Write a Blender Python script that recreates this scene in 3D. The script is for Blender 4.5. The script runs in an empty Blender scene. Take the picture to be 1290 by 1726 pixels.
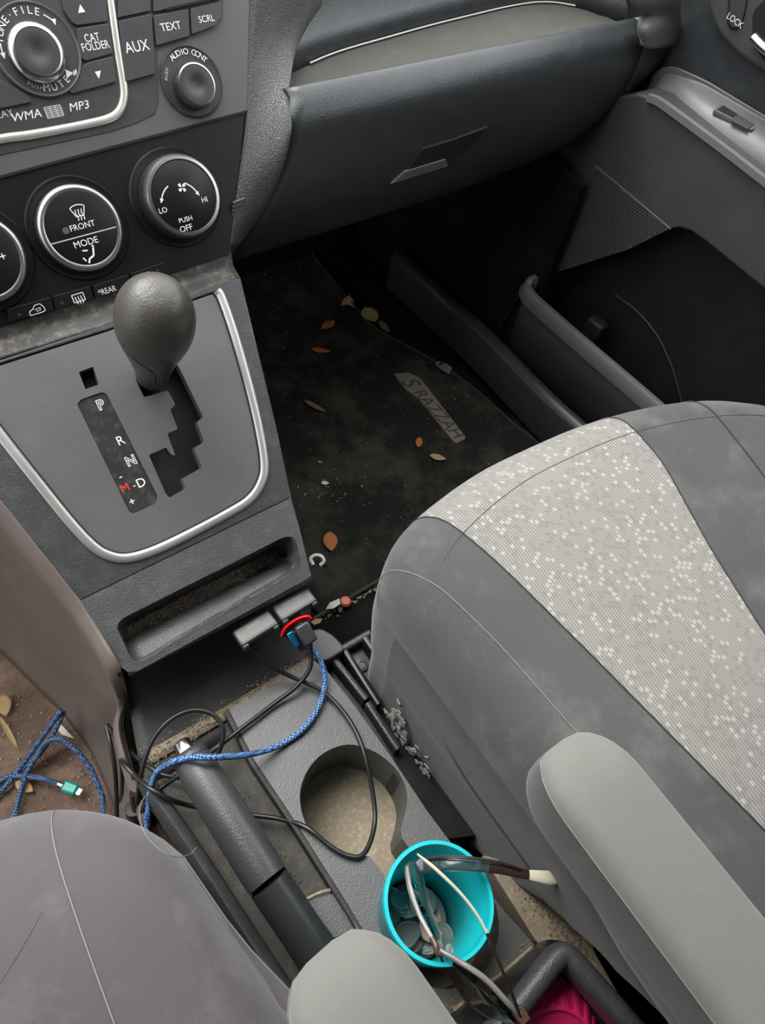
import bpy, bmesh, math, random
import numpy as np
from mathutils import Vector, Matrix, geometry

random.seed(7)
S = bpy.context.scene
COL = S.collection

# ------------------------------------------------------------------ camera, sky, exposure
# car axes: x to the passenger side, y forward, z up; z = 0 is the floor, metres
F, CX, CY, H = 1190.0, 645.0, 863.0, 0.84
_v1 = np.array([2866 - CX, -330 - CY, F]); _v2 = np.array([-1107 - CX, -1220 - CY, F])
_X = _v1 / np.linalg.norm(_v1); _Y = _v2 - _X * (_X @ _v2); _Y /= np.linalg.norm(_Y); _Z = np.cross(_X, _Y)
R = np.array([_X, _Y, _Z]); C0 = np.array([0, 0, H])
cd = bpy.data.cameras.new('camera'); cam_o = bpy.data.objects.new('camera', cd); COL.objects.link(cam_o)
cd.sensor_fit = 'HORIZONTAL'; cd.sensor_width = 36; cd.lens = F / 1290 * 36; cd.clip_start = 0.01
_r, _u, _b = R @ [1, 0, 0], R @ [0, -1, 0], R @ [0, 0, -1]
cam_o.matrix_world = Matrix(((_r[0], _u[0], _b[0], C0[0]), (_r[1], _u[1], _b[1], C0[1]), (_r[2], _u[2], _b[2], C0[2]), (0, 0, 0, 1)))
S.camera = cam_o
W = bpy.data.worlds.new('overcast_sky'); S.world = W; W.use_nodes = True
_bg = W.node_tree.nodes['Background']; _tc = W.node_tree.nodes.new('ShaderNodeTexCoord'); _sx = W.node_tree.nodes.new('ShaderNodeSeparateXYZ')
_mr = W.node_tree.nodes.new('ShaderNodeMapRange'); _mr.inputs[1].default_value = -0.1; _mr.inputs[2].default_value = 1.0; _mr.inputs[3].default_value = 0.45; _mr.inputs[4].default_value = 1.25
W.node_tree.links.new(_tc.outputs['Generated'], _sx.inputs[0]); W.node_tree.links.new(_sx.outputs['Z'], _mr.inputs[0])
_mx = W.node_tree.nodes.new('ShaderNodeMath'); _mx.operation = 'MULTIPLY'; _mx.inputs[1].default_value = 4.0
W.node_tree.links.new(_mr.outputs[0], _mx.inputs[0]); W.node_tree.links.new(_mx.outputs[0], _bg.inputs[1])
_bg.inputs[0].default_value = (0.965, 0.99, 1.0, 1)
sun_d = bpy.data.lights.new('hazy_sun', 'SUN'); sun_d.energy = 4.0; sun_d.angle = math.radians(36); sun_d.color = (1.0, 0.98, 0.94)
sun_o = bpy.data.objects.new('hazy_sun', sun_d); COL.objects.link(sun_o); sun_o.rotation_euler = Vector((-0.12, 0.62, 1.0)).to_track_quat('Z', 'Y').to_euler()
S.view_settings.view_transform = 'Standard'; S.view_settings.look = 'None'
S.view_settings.gamma = 1; S.view_settings.use_curve_mapping = False; S.view_settings.exposure = -0.15

# ------------------------------------------------------------------ geometry helpers
def V(*a): return np.array(a, float)
def ray(u, v): return R @ np.array([(u - CX) / F, (v - CY) / F, 1.0])
def cam(u, v, d): return C0 + d * ray(u, v)
def _ax(u, v, i, val): r = ray(u, v); return C0 + r * (val - C0[i]) / r[i]
def px(u, v, x): return _ax(u, v, 0, x)
def py(u, v, y): return _ax(u, v, 1, y)
def pz(u, v, z): return _ax(u, v, 2, z)
def nrm(a): a = np.array(a, float); return a / np.linalg.norm(a)

class Plane:
    def __init__(s, o, xd, yd):
        s.o = np.array(o, float); s.x = nrm(xd); s.y = nrm(np.array(yd) - s.x * (s.x @ np.array(yd))); s.n = np.cross(s.x, s.y)
    def loc(s, u, v, h=0.0):
        r = ray(u, v); p = C0 + r * ((s.o + s.n * h - C0) @ s.n) / (r @ s.n); d = p - s.o
        return np.array([d @ s.x, d @ s.y])
    def at(s, u, v, h=0.0): return s.to3(s.loc(u, v, h), h)
    def to3(s, ab, h=0.0): return s.o + s.x * ab[0] + s.y * ab[1] + s.n * h
    def poly(s, pts, h=0.0): return [s.loc(u, v, h) for u, v in pts]

def link(o, parent=None):
    COL.objects.link(o)
    if parent is not None:
        o.parent = parent
        if parent.type == 'EMPTY': o.matrix_parent_inverse = Matrix.Translation(-parent.location)
    return o
def thing(name, label, cat, base, group=None):
    o = bpy.data.objects.new(name, None); o.location = Vector(base); o.empty_display_size = 0.02
    COL.objects.link(o); o['label'] = label; o['category'] = cat
    if group: o['group'] = group
    return o
def tag(o, label, cat, group=None):
    o['label'] = label; o['category'] = cat
    if group: o['group'] = group
    return o
def struct(o): o['kind'] = 'structure'; return o
def mk(name, verts, faces, mat, parent=None, smooth=True, solid=0, bevel=0, seg=2, sub=0, label=None):
    m = bpy.data.meshes.new(name); m.from_pydata([tuple(map(float, v)) for v in verts], [], faces); m.update()
    bm = bmesh.new(); bm.from_mesh(m); bmesh.ops.remove_doubles(bm, verts=bm.verts, dist=1e-6)
    bmesh.ops.recalc_face_normals(bm, faces=bm.faces); bm.to_mesh(m); bm.free()
    m.materials.append(mat)
    for p in m.polygons: p.use_smooth = smooth
    o = bpy.data.objects.new(name, m); link(o, parent)
    if solid:
        md = o.modifiers.new('s', 'SOLIDIFY'); md.thickness = solid; md.offset = 0
    if bevel:
        md = o.modifiers.new('b', 'BEVEL'); md.width = bevel; md.segments = seg; md.limit_method = 'ANGLE'; md.angle_limit = math.radians(40)
    if sub:
        md = o.modifiers.new('u', 'SUBSURF'); md.levels = sub; md.render_levels = sub
    if smooth:
        try: m.set_sharp_from_angle(angle=math.radians(50))
        except Exception: pass
    if label: o['label'] = label
    return o
def cr(pts, n=8, closed=False):
    P = [np.array(p, float) for p in pts]; out = []; N = len(P)
    for i in range(N if closed else N - 1):
        if closed: a, b, c, d = P[i - 1], P[i], P[(i + 1) % N], P[(i + 2) % N]
        else:
            b, c = P[i], P[i + 1]; a = P[i - 1] if i > 0 else 2 * b - c; d = P[i + 2] if i + 2 < N else 2 * c - b
        for k in range(n):
            t = k / n
            out.append(0.5 * (2 * b + (c - a) * t + (2 * a - 5 * b + 4 * c - d) * t * t + (3 * b - a - 3 * c + d) * t ** 3))
    if not closed: out.append(P[-1])
    return out
def frames(path, closed=False, up0=None):
    P = [np.array(p) for p in path]; N = len(P); T = []
    for i in range(N):
        a = P[i - 1] if (i > 0 or closed) else P[i]; b = P[(i + 1) % N] if (i < N - 1 or closed) else P[i]
        T.append(nrm(b - a))
    u = np.array([0, 0, 1.0]) if up0 is None else np.array(up0, float)
    if abs(u @ T[0]) > .95: u = V(1, 0, 0)
    fr = []
    for t in T:
        if up0 is not None: u = np.array(up0, float)
        s = nrm(np.cross(t, u)); u = np.cross(s, t); fr.append((t, s, u))
    return fr
def sweep(name, path, sec, mat, parent=None, closed=False, up=None, scale=None, caps=True, **k):
    fr = frames(path, closed, up); vs = []; fs = []; m = len(sec); N = len(path)
    for i, (p, (t, s, u)) in enumerate(zip(path, fr)):
        sc = scale[i] if scale is not None else 1.0
        for a, b in sec: vs.append(np.array(p) + s * a * sc + u * b * sc)
    for i in range(N if closed else N - 1):
        j = (i + 1) % N
        for q in range(m): fs.append((i * m + q, i * m + (q + 1) % m, j * m + (q + 1) % m, j * m + q))
    if caps and not closed:
        fs.append(tuple(range(m))); fs.append(tuple(range((N - 1) * m, N * m)))
    return mk(name, vs, fs, mat, parent, **k)
def circ(r, n=10, sx=1, sy=1): return [(r * sx * math.cos(2 * math.pi * i / n), r * sy * math.sin(2 * math.pi * i / n)) for i in range(n)]
def tube(name, pts, r, mat, parent=None, n=10, sm=8, closed=False, **k):
    return sweep(name, cr(pts, sm, closed) if sm else pts, circ(r, n), mat, parent, closed, **k)
def grid_mesh(name, G, mat, parent=None, **k):
    n, m = len(G), len(G[0]); vs = [p for row in G for p in row]
    fs = [(i * m + j, i * m + j + 1, (i + 1) * m + j + 1, (i + 1) * m + j) for i in range(n - 1) for j in range(m - 1)]
    return mk(name, vs, fs, mat, parent, **k)
def patch(name, ctrl, mat, parent=None, n=6, m=6, **k):
    rows = [cr(r, m) for r in ctrl]; cols = list(zip(*rows)); G = [cr(c, n) for c in cols]
    return grid_mesh(name, [list(r) for r in zip(*G)], mat, parent, **k)
def fillet(poly, r, n=4):
    P = [np.array(p, float) for p in poly]; out = []; N = len(P)
    rr = r if isinstance(r, (list, tuple)) else [r] * N
    for i in range(N):
        a, b, c = P[i - 1], P[i], P[(i + 1) % N]; d1, d2 = a - b, c - b; l1, l2 = np.linalg.norm(d1), np.linalg.norm(d2)
        q = min(rr[i], l1 * .45, l2 * .45)
        if q <= 1e-6: out.append(b); continue
        s, e = b + d1 / l1 * q, b + d2 / l2 * q
        for k in range(n + 1):
            t = k / n; out.append((1 - t) ** 2 * s + 2 * t * (1 - t) * b + t * t * e)
    return out
def slab(name, pl, poly, h0, h1, mat, parent=None, holes=(), bevel=0.0006, hole_depth=None, smooth=False, **k):
    """polygon (plane-local 2D) extruded from h0 to h1 along the plane normal, with real holes"""
    loops = [[np.array(p) for p in poly]] + [[np.array(p) for p in h] for h in holes]
    flat = [p for l in loops for p in l]; nT = len(flat)
    vs = [pl.to3(p, h1) for p in flat] + [pl.to3(p, h0) for p in flat]; fs = []
    if holes:
        tr = geometry.tessellate_polygon([[Vector((p[0], p[1], 0)) for p in l] for l in loops])
        for t in tr: fs.append(tuple(t)); fs.append(tuple(i + nT for i in reversed(t)))
    else:
        fs.append(tuple(range(nT))); fs.append(tuple(range(2 * nT - 1, nT - 1, -1)))
    o = 0
    for l in loops:
        n = len(l)
        for i in range(n): j = (i + 1) % n; fs.append((o + i, o + j, o + j + nT, o + i + nT))
        o += n
    return mk(name, vs, fs, mat, parent, smooth=smooth, bevel=bevel, **k)
def lathe(name, prof, o, ax, mat, parent=None, n=40, xd=None, ripple=None, sx=1.0, endcap=True, **k):
    ax = nrm(ax); xd = nrm(np.cross(ax, V(0.3, 0.2, 0.9))) if xd is None else nrm(np.array(xd) - ax * (ax @ np.array(xd))); yd = np.cross(ax, xd)
    vs = []; fs = []; m = len(prof)
    for i in range(n):
        a = 2 * math.pi * i / n
        for q, (r, h) in enumerate(prof):
            rr = r * (1 + ripple[1] * (1 if (i * ripple[0] // n) % 2 == 0 else -1)) if ripple and ripple[2] <= q <= ripple[3] else r
            vs.append(np.array(o) + ax * h + (xd * math.cos(a) * sx + yd * math.sin(a)) * rr)
    for i in range(n):
        j = (i + 1) % n
        for q in range(m - 1): fs.append((i * m + q, j * m + q, j * m + q + 1, i * m + q + 1))
    if prof[0][0] > 1e-5: fs.append(tuple(i * m for i in range(n)))
    if endcap and prof[-1][0] > 1e-5: fs.append(tuple(i * m + m - 1 for i in range(n)))
    return mk(name, vs, fs, mat, parent, **k)
_gl = {}
def glyphs(s, align='CENTER', off=0.0):
    if (s, align, off) not in _gl:
        c = bpy.data.curves.new('t', 'FONT'); c.body = s; c.align_x = align; c.align_y = 'CENTER'; c.size = 1; c.resolution_u = 3; c.offset = off
        o = bpy.data.objects.new('t', c); COL.objects.link(o)
        me = bpy.data.meshes.new_from_object(o.evaluated_get(bpy.context.evaluated_depsgraph_get()))
        _gl[(s, align, off)] = ([(v.co.x, v.co.y) for v in me.vertices], [tuple(p.vertices) for p in me.polygons])
        bpy.data.objects.remove(o); bpy.data.curves.remove(c); bpy.data.meshes.remove(me)
    return _gl[(s, align, off)]
def text(name, s, pl, ab, size, mat, parent, h=0.0003, rot=0.0, sx=1.0, shear=0.0, off=0.0):
    vs, fs = glyphs(s, off=off); c, sn = math.cos(rot), math.sin(rot); out = []
    for x, y in vs:
        x = (x + shear * y) * size * sx; y *= size
        out.append(pl.to3((ab[0] + x * c - y * sn, ab[1] + x * sn + y * c), h))
    return mk(name, out, fs, mat, parent, smooth=False)
def arc_text(name, s, pl, ab, rad, a_mid, step, size, mat, parent, h=0.0003, inward=False):
    vs, fs = [], []; n = len(s)
    for i, ch in enumerate(s):
        if ch == ' ': continue
        a = a_mid + (i - (n - 1) / 2) * (step if inward else -step)
        g, f = glyphs(ch); rot = a - math.pi / 2 + (math.pi if inward else 0); c, sn = math.cos(rot), math.sin(rot)
        o = len(vs); p0 = (ab[0] + rad * math.cos(a), ab[1] + rad * math.sin(a))
        for x, y in g: x *= size; y *= size; vs.append(pl.to3((p0[0] + x * c - y * sn, p0[1] + x * sn + y * c), h))
        fs += [tuple(k + o for k in q) for q in f]
    return mk(name, vs, fs, mat, parent, smooth=False)
def flat(name, pl, polys, mat, parent, h=0.0003):
    """thin printed marks: a list of plane-local polygons"""
    vs, fs = [], []
    for p in polys:
        o = len(vs); vs += [pl.to3(q, h) for q in p]; fs.append(tuple(range(o, o + len(p))))
    return mk(name, vs, fs, mat, parent, smooth=False)
def stroke(pts, w):
    """2D polyline -> list of quads of width w"""
    out = []
    for a, b in zip(pts[:-1], pts[1:]):
        a, b = np.array(a, float), np.array(b, float); d = b - a; n = np.array([-d[1], d[0]]) / (np.linalg.norm(d) + 1e-9) * w / 2
        out.append([a - n, b - n, b + n, a + n])
    return out
def rbox(name, c, xd, yd, size, mat, parent=None, bev=0.002, seg=2, taper=1.0, **k):
    xd = nrm(xd); yd = nrm(np.array(yd) - xd * (xd @ np.array(yd))); zd = np.cross(xd, yd); vs = []
    for a in (-1, 1):
        for b in (-1, 1):
            for e in (-1, 1):
                t = taper if e > 0 else 1.0
                vs.append(np.array(c) + xd * a * size[0] / 2 * t + yd * b * size[1] / 2 * t + zd * e * size[2] / 2)
    fs = [(0, 1, 3, 2), (4, 6, 7, 5), (0, 4, 5, 1), (2, 3, 7, 6), (0, 2, 6, 4), (1, 5, 7, 3)]
    return mk(name, vs, fs, mat, parent, smooth=True, bevel=bev, seg=seg, **k)

# ------------------------------------------------------------------ materials
class NT:
    def __init__(s, name):
        s.m = bpy.data.materials.new(name); s.m.use_nodes = True; s.t = s.m.node_tree; s.b = s.t.nodes['Principled BSDF']
        s.co = s.t.nodes.new('ShaderNodeTexCoord').outputs['Object']
    def n(s, typ, **kw):
        x = s.t.nodes.new(typ)
        for k, v in kw.items():
            if k.startswith('_'): setattr(x, k[1:], v)
            else:
                i = x.inputs[int(k[1:])] if k[0] == 'i' and k[1:].isdigit() else x.inputs[k]
                if isinstance(v, bpy.types.NodeSocket): s.t.links.new(v, i)
                else: i.default_value = v
        return x
    def math(s, op, a, b=0.0, c=0.0): return s.n('ShaderNodeMath', _operation=op, i0=a, i1=b, i2=c).outputs[0]
    def noise(s, sc, det=3.0, co=None, rough=0.5): return s.n('ShaderNodeTexNoise', Vector=co or s.co, Scale=sc, Detail=det, Roughness=rough).outputs[0]
    def ramp(s, f, a, b): return s.n('ShaderNodeMapRange', i0=f, i1=a, i2=b, i3=0.0, i4=1.0).outputs[0]
    def mix(s, f, a, b):
        x = s.t.nodes.new('ShaderNodeMix'); x.data_type = 'RGBA'
        for i, v in ((0, f), (6, a), (7, b)):
            if isinstance(v, bpy.types.NodeSocket): s.t.links.new(v, x.inputs[i])
            else: x.inputs[i].default_value = v if i == 0 or len(v) == 4 else (*v, 1)
        return x.outputs[2]
    def set(s, **kw):
        for k, v in kw.items():
            i = s.b.inputs[k.replace('_', ' ')]
            if isinstance(v, bpy.types.NodeSocket): s.t.links.new(v, i)
            else: i.default_value = v if not isinstance(v, tuple) or len(v) == 4 else (*v, 1)
        return s
    def bump(s, h, strength=0.5, dist=0.001):
        x = s.n('ShaderNodeBump', Strength=strength, Distance=dist, Height=h); s.t.links.new(x.outputs[0], s.b.inputs['Normal'])
def plastic(name, c, rough=.5, grain=0.0, gscale=420, edge=False, dust=0.0, dcol=(.32, .29, .24), dsc=60, spec=.5, metallic=0.0, smudge=.25):
    t = NT(name); base = t.mix(t.math('MULTIPLY', t.noise(9, 4), smudge), c, tuple(min(1, x * 1.9 + .015) for x in c))
    if dust:
        d = t.math('MULTIPLY', t.ramp(t.noise(dsc, 6, rough=.7), .50, .72), dust)
        sp = t.ramp(t.noise(900, 2), .70, .74); sp = t.math('MULTIPLY', sp, min(1, dust * 1.6))
        base = t.mix(t.math('MAXIMUM', d, sp), base, dcol)
    t.set(Base_Color=base, Roughness=t.math('MULTIPLY_ADD', t.noise(30, 3), .25, rough - .12), Metallic=metallic, Specular_IOR_Level=spec)
    if grain:
        v = t.n('ShaderNodeTexVoronoi', Vector=t.co, Scale=gscale, _feature='DISTANCE_TO_EDGE' if edge else 'SMOOTH_F1').outputs[0]
        if edge: v = t.ramp(v, .0, .12)
        t.bump(t.math('ADD', v, t.math('MULTIPLY', t.noise(gscale * 2, 2), .3)), grain, .0007)
    return t.m
def metal(name, c, rough=.25): return NT(name).set(Base_Color=c, Metallic=1.0, Roughness=rough).m
def plain(name, c, rough=.6, **kw): return NT(name).set(Base_Color=c, Roughness=rough, **kw).m
def fabric(name, c, c2, weave=1500, stain=(.42, .40, .36), amt=.25, sheen=.25, wave=.6):
    t = NT(name)
    b = t.mix(t.noise(7, 4), c, c2); b = t.mix(t.math('MULTIPLY', t.ramp(t.noise(16, 6, rough=.65), .52, .75), amt), b, stain)
    b = t.mix(t.math('MULTIPLY', t.ramp(t.noise(420, 2), .68, .76), amt * .35), b, (.5, .48, .45))
    t.set(Base_Color=b, Roughness=.92, Specular_IOR_Level=.15, Sheen_Weight=sheen, Sheen_Roughness=.5)
    w = t.n('ShaderNodeTexWave', Vector=t.n('ShaderNodeMapping', Vector=t.co, Rotation=(0, 0, .7)).outputs[0], Scale=weave / 6.0, Distortion=.6, Detail=1.0).outputs[1]
    t.bump(t.math('ADD', t.math('MULTIPLY', w, wave), t.noise(weave, 2)), .35, .0005)
    return t.m
def carpet(name, c, dcol, dust=.5, sc=1.0, warm=None):
    t = NT(name); b = t.mix(t.noise(500 * sc, 3), tuple(x * .6 for x in c), tuple(x * 1.5 for x in c))
    b = t.mix(t.math('MULTIPLY', t.ramp(t.noise(11 * sc, 6, rough=.7), .46, .72), dust), b, dcol)
    b = t.mix(t.ramp(t.noise(700, 2), .70, .76), b, tuple(min(1, x * 2.2) for x in dcol))
    t.set(Base_Color=b, Roughness=.97, Specular_IOR_Level=.05); t.bump(t.noise(900, 3), .7, .002)
    return t.m

M = {}
M['grain'] = plastic('grained_black_plastic', (.032, .033, .034), .45, .35, 800, dust=.08)
M['grain_side'] = plastic('grained_side_plastic', (.048, .049, .048), .46, .6, 430, edge=True)
M['dash'] = plastic('dash_plastic', (.026, .029, .032), .32, .3, 800, dust=.04)
M['dash_dark'] = plastic('dark_dash_plastic', (.012, .014, .016), .55, .2, 500, spec=.3)
M['tray'] = plastic('dusty_tray_plastic', (.038, .036, .031), .8, .3, 500, dust=.45, dcol=(.075, .068, .054))
M['radio'] = plastic('radio_grey_plastic', (.080, .081, .080), .42, .06, 900, smudge=.12)
M['radio_dark'] = plastic('radio_button_plastic', (.032, .033, .034), .45, .05, 900, dust=.04, smudge=.15)
M['hvac'] = plastic('black_panel_plastic', (.006, .007, .0075), .40, .05, 900, smudge=.08, spec=.28)
M['button'] = plastic('black_button_plastic', (.006, .007, .009), .35, smudge=.05, spec=.3)
M['gap'] = plain('black_gap', (.004, .004, .004), .9)
M['plate'] = plastic('shift_plate_plastic', (.088, .090, .090), .46, .05, 900, dust=.10, dcol=(.24, .24, .22), dsc=40, smudge=.12)
M['silver'] = plastic('satin_silver_trim', (.46, .445, .43), .36, metallic=.75, dust=.06, smudge=.1)
M['bezel'] = plastic('champagne_silver_bezel', (.60, .58, .53), .34, metallic=.7, smudge=.05)
M['chrome'] = metal('chrome', (.40, .40, .395), .24)
M['ring'] = metal('satin_ring', (.42, .41, .40), .33)
M['knob'] = plastic('worn_knob_leatherette', (.055, .050, .043), .36, .35, 620, smudge=.3)
M['white'] = plain('white_print', (.78, .78, .76), .6)
M['dimwhite'] = plain('grey_print', (.50, .50, .48), .6)
M['red'] = plain('red_print', (.75, .03, .02), .5)
M['strip'] = plastic('scuffed_window_plastic', (.020, .020, .020), .38, dust=.35, dcol=(.16, .155, .14), dsc=120)
M['brown'] = plastic('dusty_warm_lit_plastic', (.115, .088, .077), .55, .1, 500, dust=.14, dcol=(.30, .23, .19), dsc=14)  # brownish base colour holds warm sunlight reflected onto the driver-side face
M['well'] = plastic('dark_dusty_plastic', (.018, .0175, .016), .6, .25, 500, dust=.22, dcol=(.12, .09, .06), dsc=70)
M['cubby'] = plastic('dirty_cubby_plastic', (.040, .040, .038), .5, .3, 500, dust=1.0, dcol=(.20, .165, .105), dsc=110)
M['deck'] = plastic('deck_plastic', (.072, .074, .073), .45, .35, 850, dust=.12, dcol=(.24, .21, .17), dsc=30)
M['groove'] = plastic('dusty_groove_plastic', (.038, .036, .030), .65, .2, 480, dust=.7, dcol=(.125, .105, .075), dsc=90)
M['sand'] = plastic('sandy_dirt', (.24, .20, .145), .95, .6, 700, dust=.8, dcol=(.50, .40, .26), dsc=190)
M['brake'] = plastic('handbrake_grip', (.040, .038, .041), .33, .25, 900, smudge=.15)
M['brake2'] = plastic('handbrake_sleeve', (.018, .019, .020), .33, .05, 700)
M['gloss'] = plastic('black_gloss_plastic', (.012, .012, .012), .28, smudge=.1)
M['seat'] = fabric('charcoal_seat_fabric', (.046, .047, .050), (.080, .080, .079), amt=.30, stain=(.24, .23, .21))
M['seat_side'] = fabric('side_fabric', (.030, .027, .029), (.046, .042, .043), amt=.08, stain=(.22, .2, .18))
M['seat_drv'] = fabric('driver_seat_fabric', (.060, .053, .057), (.105, .096, .100), amt=.12)
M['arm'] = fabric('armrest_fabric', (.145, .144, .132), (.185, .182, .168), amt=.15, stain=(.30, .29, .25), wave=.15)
M['arm_shaded'] = fabric('armrest_fabric_shaded', (.036, .035, .034), (.052, .050, .048), amt=.10, wave=.2)  # same armrest fabric, colour darkened to stand for the shaded sides
M['thread'] = plain('pale_thread', (.20, .195, .185), .9)
M['seam2'] = plain('soft_seam', (.09, .09, .088), .9)
M['seam'] = plain('dark_seam', (.035, .035, .037), .9)
M['carpet'] = carpet('black_carpet', (.009, .0095, .010), (.035, .032, .027), .5)
M['mat'] = carpet('floor_mat_carpet', (.019, .0195, .017), (.085, .079, .062), .75)
M['carpet_brown'] = carpet('brown_dirty_carpet', (.15, .100, .076), (.36, .25, .18), .8, 1.6)
M['matedge'] = plain('mat_binding', (.040, .038, .033), .9)
M['door'] = plastic('door_plastic', (.040, .041, .041), .5, .15, 520, dust=.14, dcol=(.13, .126, .118), dsc=18)
M['door_arm'] = plastic('door_armrest_plastic', (.090, .090, .087), .45, .15, 600, dust=.05)
M['pocket'] = plastic('pocket_plastic', (.012, .013, .014), .5, .1, 500, dust=.10, dcol=(.07, .07, .07), dsc=30, spec=.35)
M['grille'] = plastic('grille_plastic', (.060, .062, .062), .45)
M['dot'] = plain('grille_hole', (.002, .002, .002), .9)
M['teal'] = NT('teal_cup_plastic').set(Base_Color=(.008, .43, .47, 1), Roughness=.33, Subsurface_Weight=.0).m
M['coin'] = plastic('nickel_coin', (.30, .31, .285), .4, .5, 500, metallic=.35, smudge=.4)
M['copper'] = plastic('copper_coin', (.38, .25, .18), .42, .5, 500, metallic=.35, smudge=.3)
M['usb'] = plastic('gunmetal_adapter', (.085, .083, .080), .42, metallic=.5, smudge=.05)
M['cable'] = plain('black_cable', (.012, .012, .012), .35)
t = NT('blue_braid'); ch = t.n('ShaderNodeTexChecker', Vector=t.co, Scale=560.0, Color1=(.12, .29, .56, 1), Color2=(.008, .022, .09, 1)).outputs[0]
t.set(Base_Color=ch, Roughness=.7); t.bump(t.noise(900, 1), .5, .0006); M['blue'] = t.m
t = NT('navy_braid'); ch = t.n('ShaderNodeTexChecker', Vector=t.co, Scale=480.0, Color1=(.085, .18, .36, 1), Color2=(.006, .014, .05, 1)).outputs[0]
t.set(Base_Color=ch, Roughness=.7); t.bump(t.noise(900, 1), .5, .0006); M['navy'] = t.m
M['bluemetal'] = metal('blue_anodised', (.02, .30, .55), .3)
M['redmetal'] = metal('red_anodised', (.65, .01, .015), .28)
M['green'] = NT('green_plug').set(Base_Color=(.0, .36, .27, 1), Roughness=.35).m
M['pink'] = NT('pink_plastic').set(Base_Color=(.95, .03, .20, 1), Roughness=.4).m
M['leaf1'] = plain('rust_leaf', (.42, .13, .035), .7); M['leaf2'] = plain('tan_leaf', (.42, .27, .13), .8)
M['leaf3'] = plain('brown_leaf', (.20, .13, .075), .8); M['leaf4'] = plain('olive_leaf', (.36, .30, .11), .8)
M['paper'] = plain('paper_scrap', (.62, .60, .56), .8); M['foil'] = metal('foil', (.75, .75, .72), .3); M['candy'] = plain('candy', (.70, .16, .09), .5)
M['foam'] = plain('torn_grey_foam', (.27, .26, .24), .9)
M['dirt'] = plain('tan_dirt', (.33, .255, .16), .95)
M['crumb'] = plain('crumbs', (.55, .48, .36), .9)
M['frame_clear'] = NT('clear_frame').set(Base_Color=(.70, .69, .64, 1), Roughness=.10, Transmission_Weight=.8, IOR=1.45).m
M['frame_dark'] = plastic('tortoise_frame', (.018, .009, .007), .22, smudge=.4)
M['frame_smoke'] = NT('smoky_frame').set(Base_Color=(.10, .16, .16, 1), Roughness=.12, Transmission_Weight=.75, IOR=1.4).m
M['frame_mid'] = plain('amber_frame', (.075, .035, .022), .25)
M['frame_tip'] = plain('cream_temple_tip', (.55, .52, .40), .3)
M['lens'] = NT('lens_glass').set(Base_Color=(.72, .76, .76, 1), Roughness=.03, Transmission_Weight=1.0, IOR=1.12).m
t = NT('seat_insert_weave'); sp = t.n('ShaderNodeSeparateXYZ', Vector=t.n('ShaderNodeMapping', Vector=t.co, Rotation=(0, 0, .10)).outputs[0])
ux = t.math('MULTIPLY', sp.outputs[0], 1 / .0044); uy = t.math('MULTIPLY', sp.outputs[1], 1 / .0052)
cell = t.n('ShaderNodeCombineXYZ', X=t.math('FLOOR', ux), Y=t.math('FLOOR', t.math('ADD', uy, t.math('MULTIPLY', t.math('FLOOR', ux), .5))), Z=0.0).outputs[0]
wn = t.n('ShaderNodeTexWhiteNoise', Vector=cell, _noise_dimensions='2D').outputs[0]
hot = t.math('GREATER_THAN', wn, t.math('MULTIPLY_ADD', t.noise(28, 2), -.5, 1.08))
fy_ = t.math('FRACT', t.math('ADD', uy, t.math('MULTIPLY', t.math('FLOOR', ux), .5))); hot = t.math('MULTIPLY', hot, t.math('MULTIPLY', t.math('LESS_THAN', fy_, .66), t.math('LESS_THAN', t.math('FRACT', ux), .78)))
line = t.math('ABSOLUTE', t.math('SUBTRACT', t.math('FRACT', t.math('MULTIPLY', ux, 1.5)), .5)); lf = t.ramp(line, .12, .32)
body = t.mix(lf, (.115, .112, .104), (.25, .245, .228)); body = t.mix(t.math('MULTIPLY', hot, .55), body, (.44, .43, .40))
cold = t.math('LESS_THAN', wn, t.math('MULTIPLY_ADD', t.noise(20, 2), .7, -.12)); body = t.mix(t.math('MULTIPLY', t.math('MULTIPLY', cold, t.math('LESS_THAN', fy_, .8)), .35), body, (.10, .095, .088))
body = t.mix(t.math('MULTIPLY', t.noise(8, 4), .35), body, (.30, .26, .23))
t.set(Base_Color=body, Roughness=.85, Specular_IOR_Level=.25, Sheen_Weight=.25); t.bump(t.math('ADD', t.math('MULTIPLY', hot, .6), lf), .45, .0008); M['insert'] = t.m
M['headliner_dark'] = plain('dark_cabin_lining', (.10, .10, .10), .9)
M['headliner'] = plain('headliner', (.42, .41, .39), .95)

# ------------------------------------------------------------------ reference planes
AX = V(1, 0, 0)
S0 = cam(135, 385, .567); STK = Plane(S0, AX, V(0, .56, .83))                       # centre stack face
PA, PS = cam(375, 495, .635), cam(490, 838, .656)
_d = V(0, PA[1] - PS[1], PA[2] - PS[2]); PLT = Plane(PS, AX, _d)                   # shift plate face
LIPP = pz(215, 1135, .277)
FRT = Plane(PS, AX, V(0, PS[1] - LIPP[1], PS[2] - LIPP[2]))                         # cubby face below the plate

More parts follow.
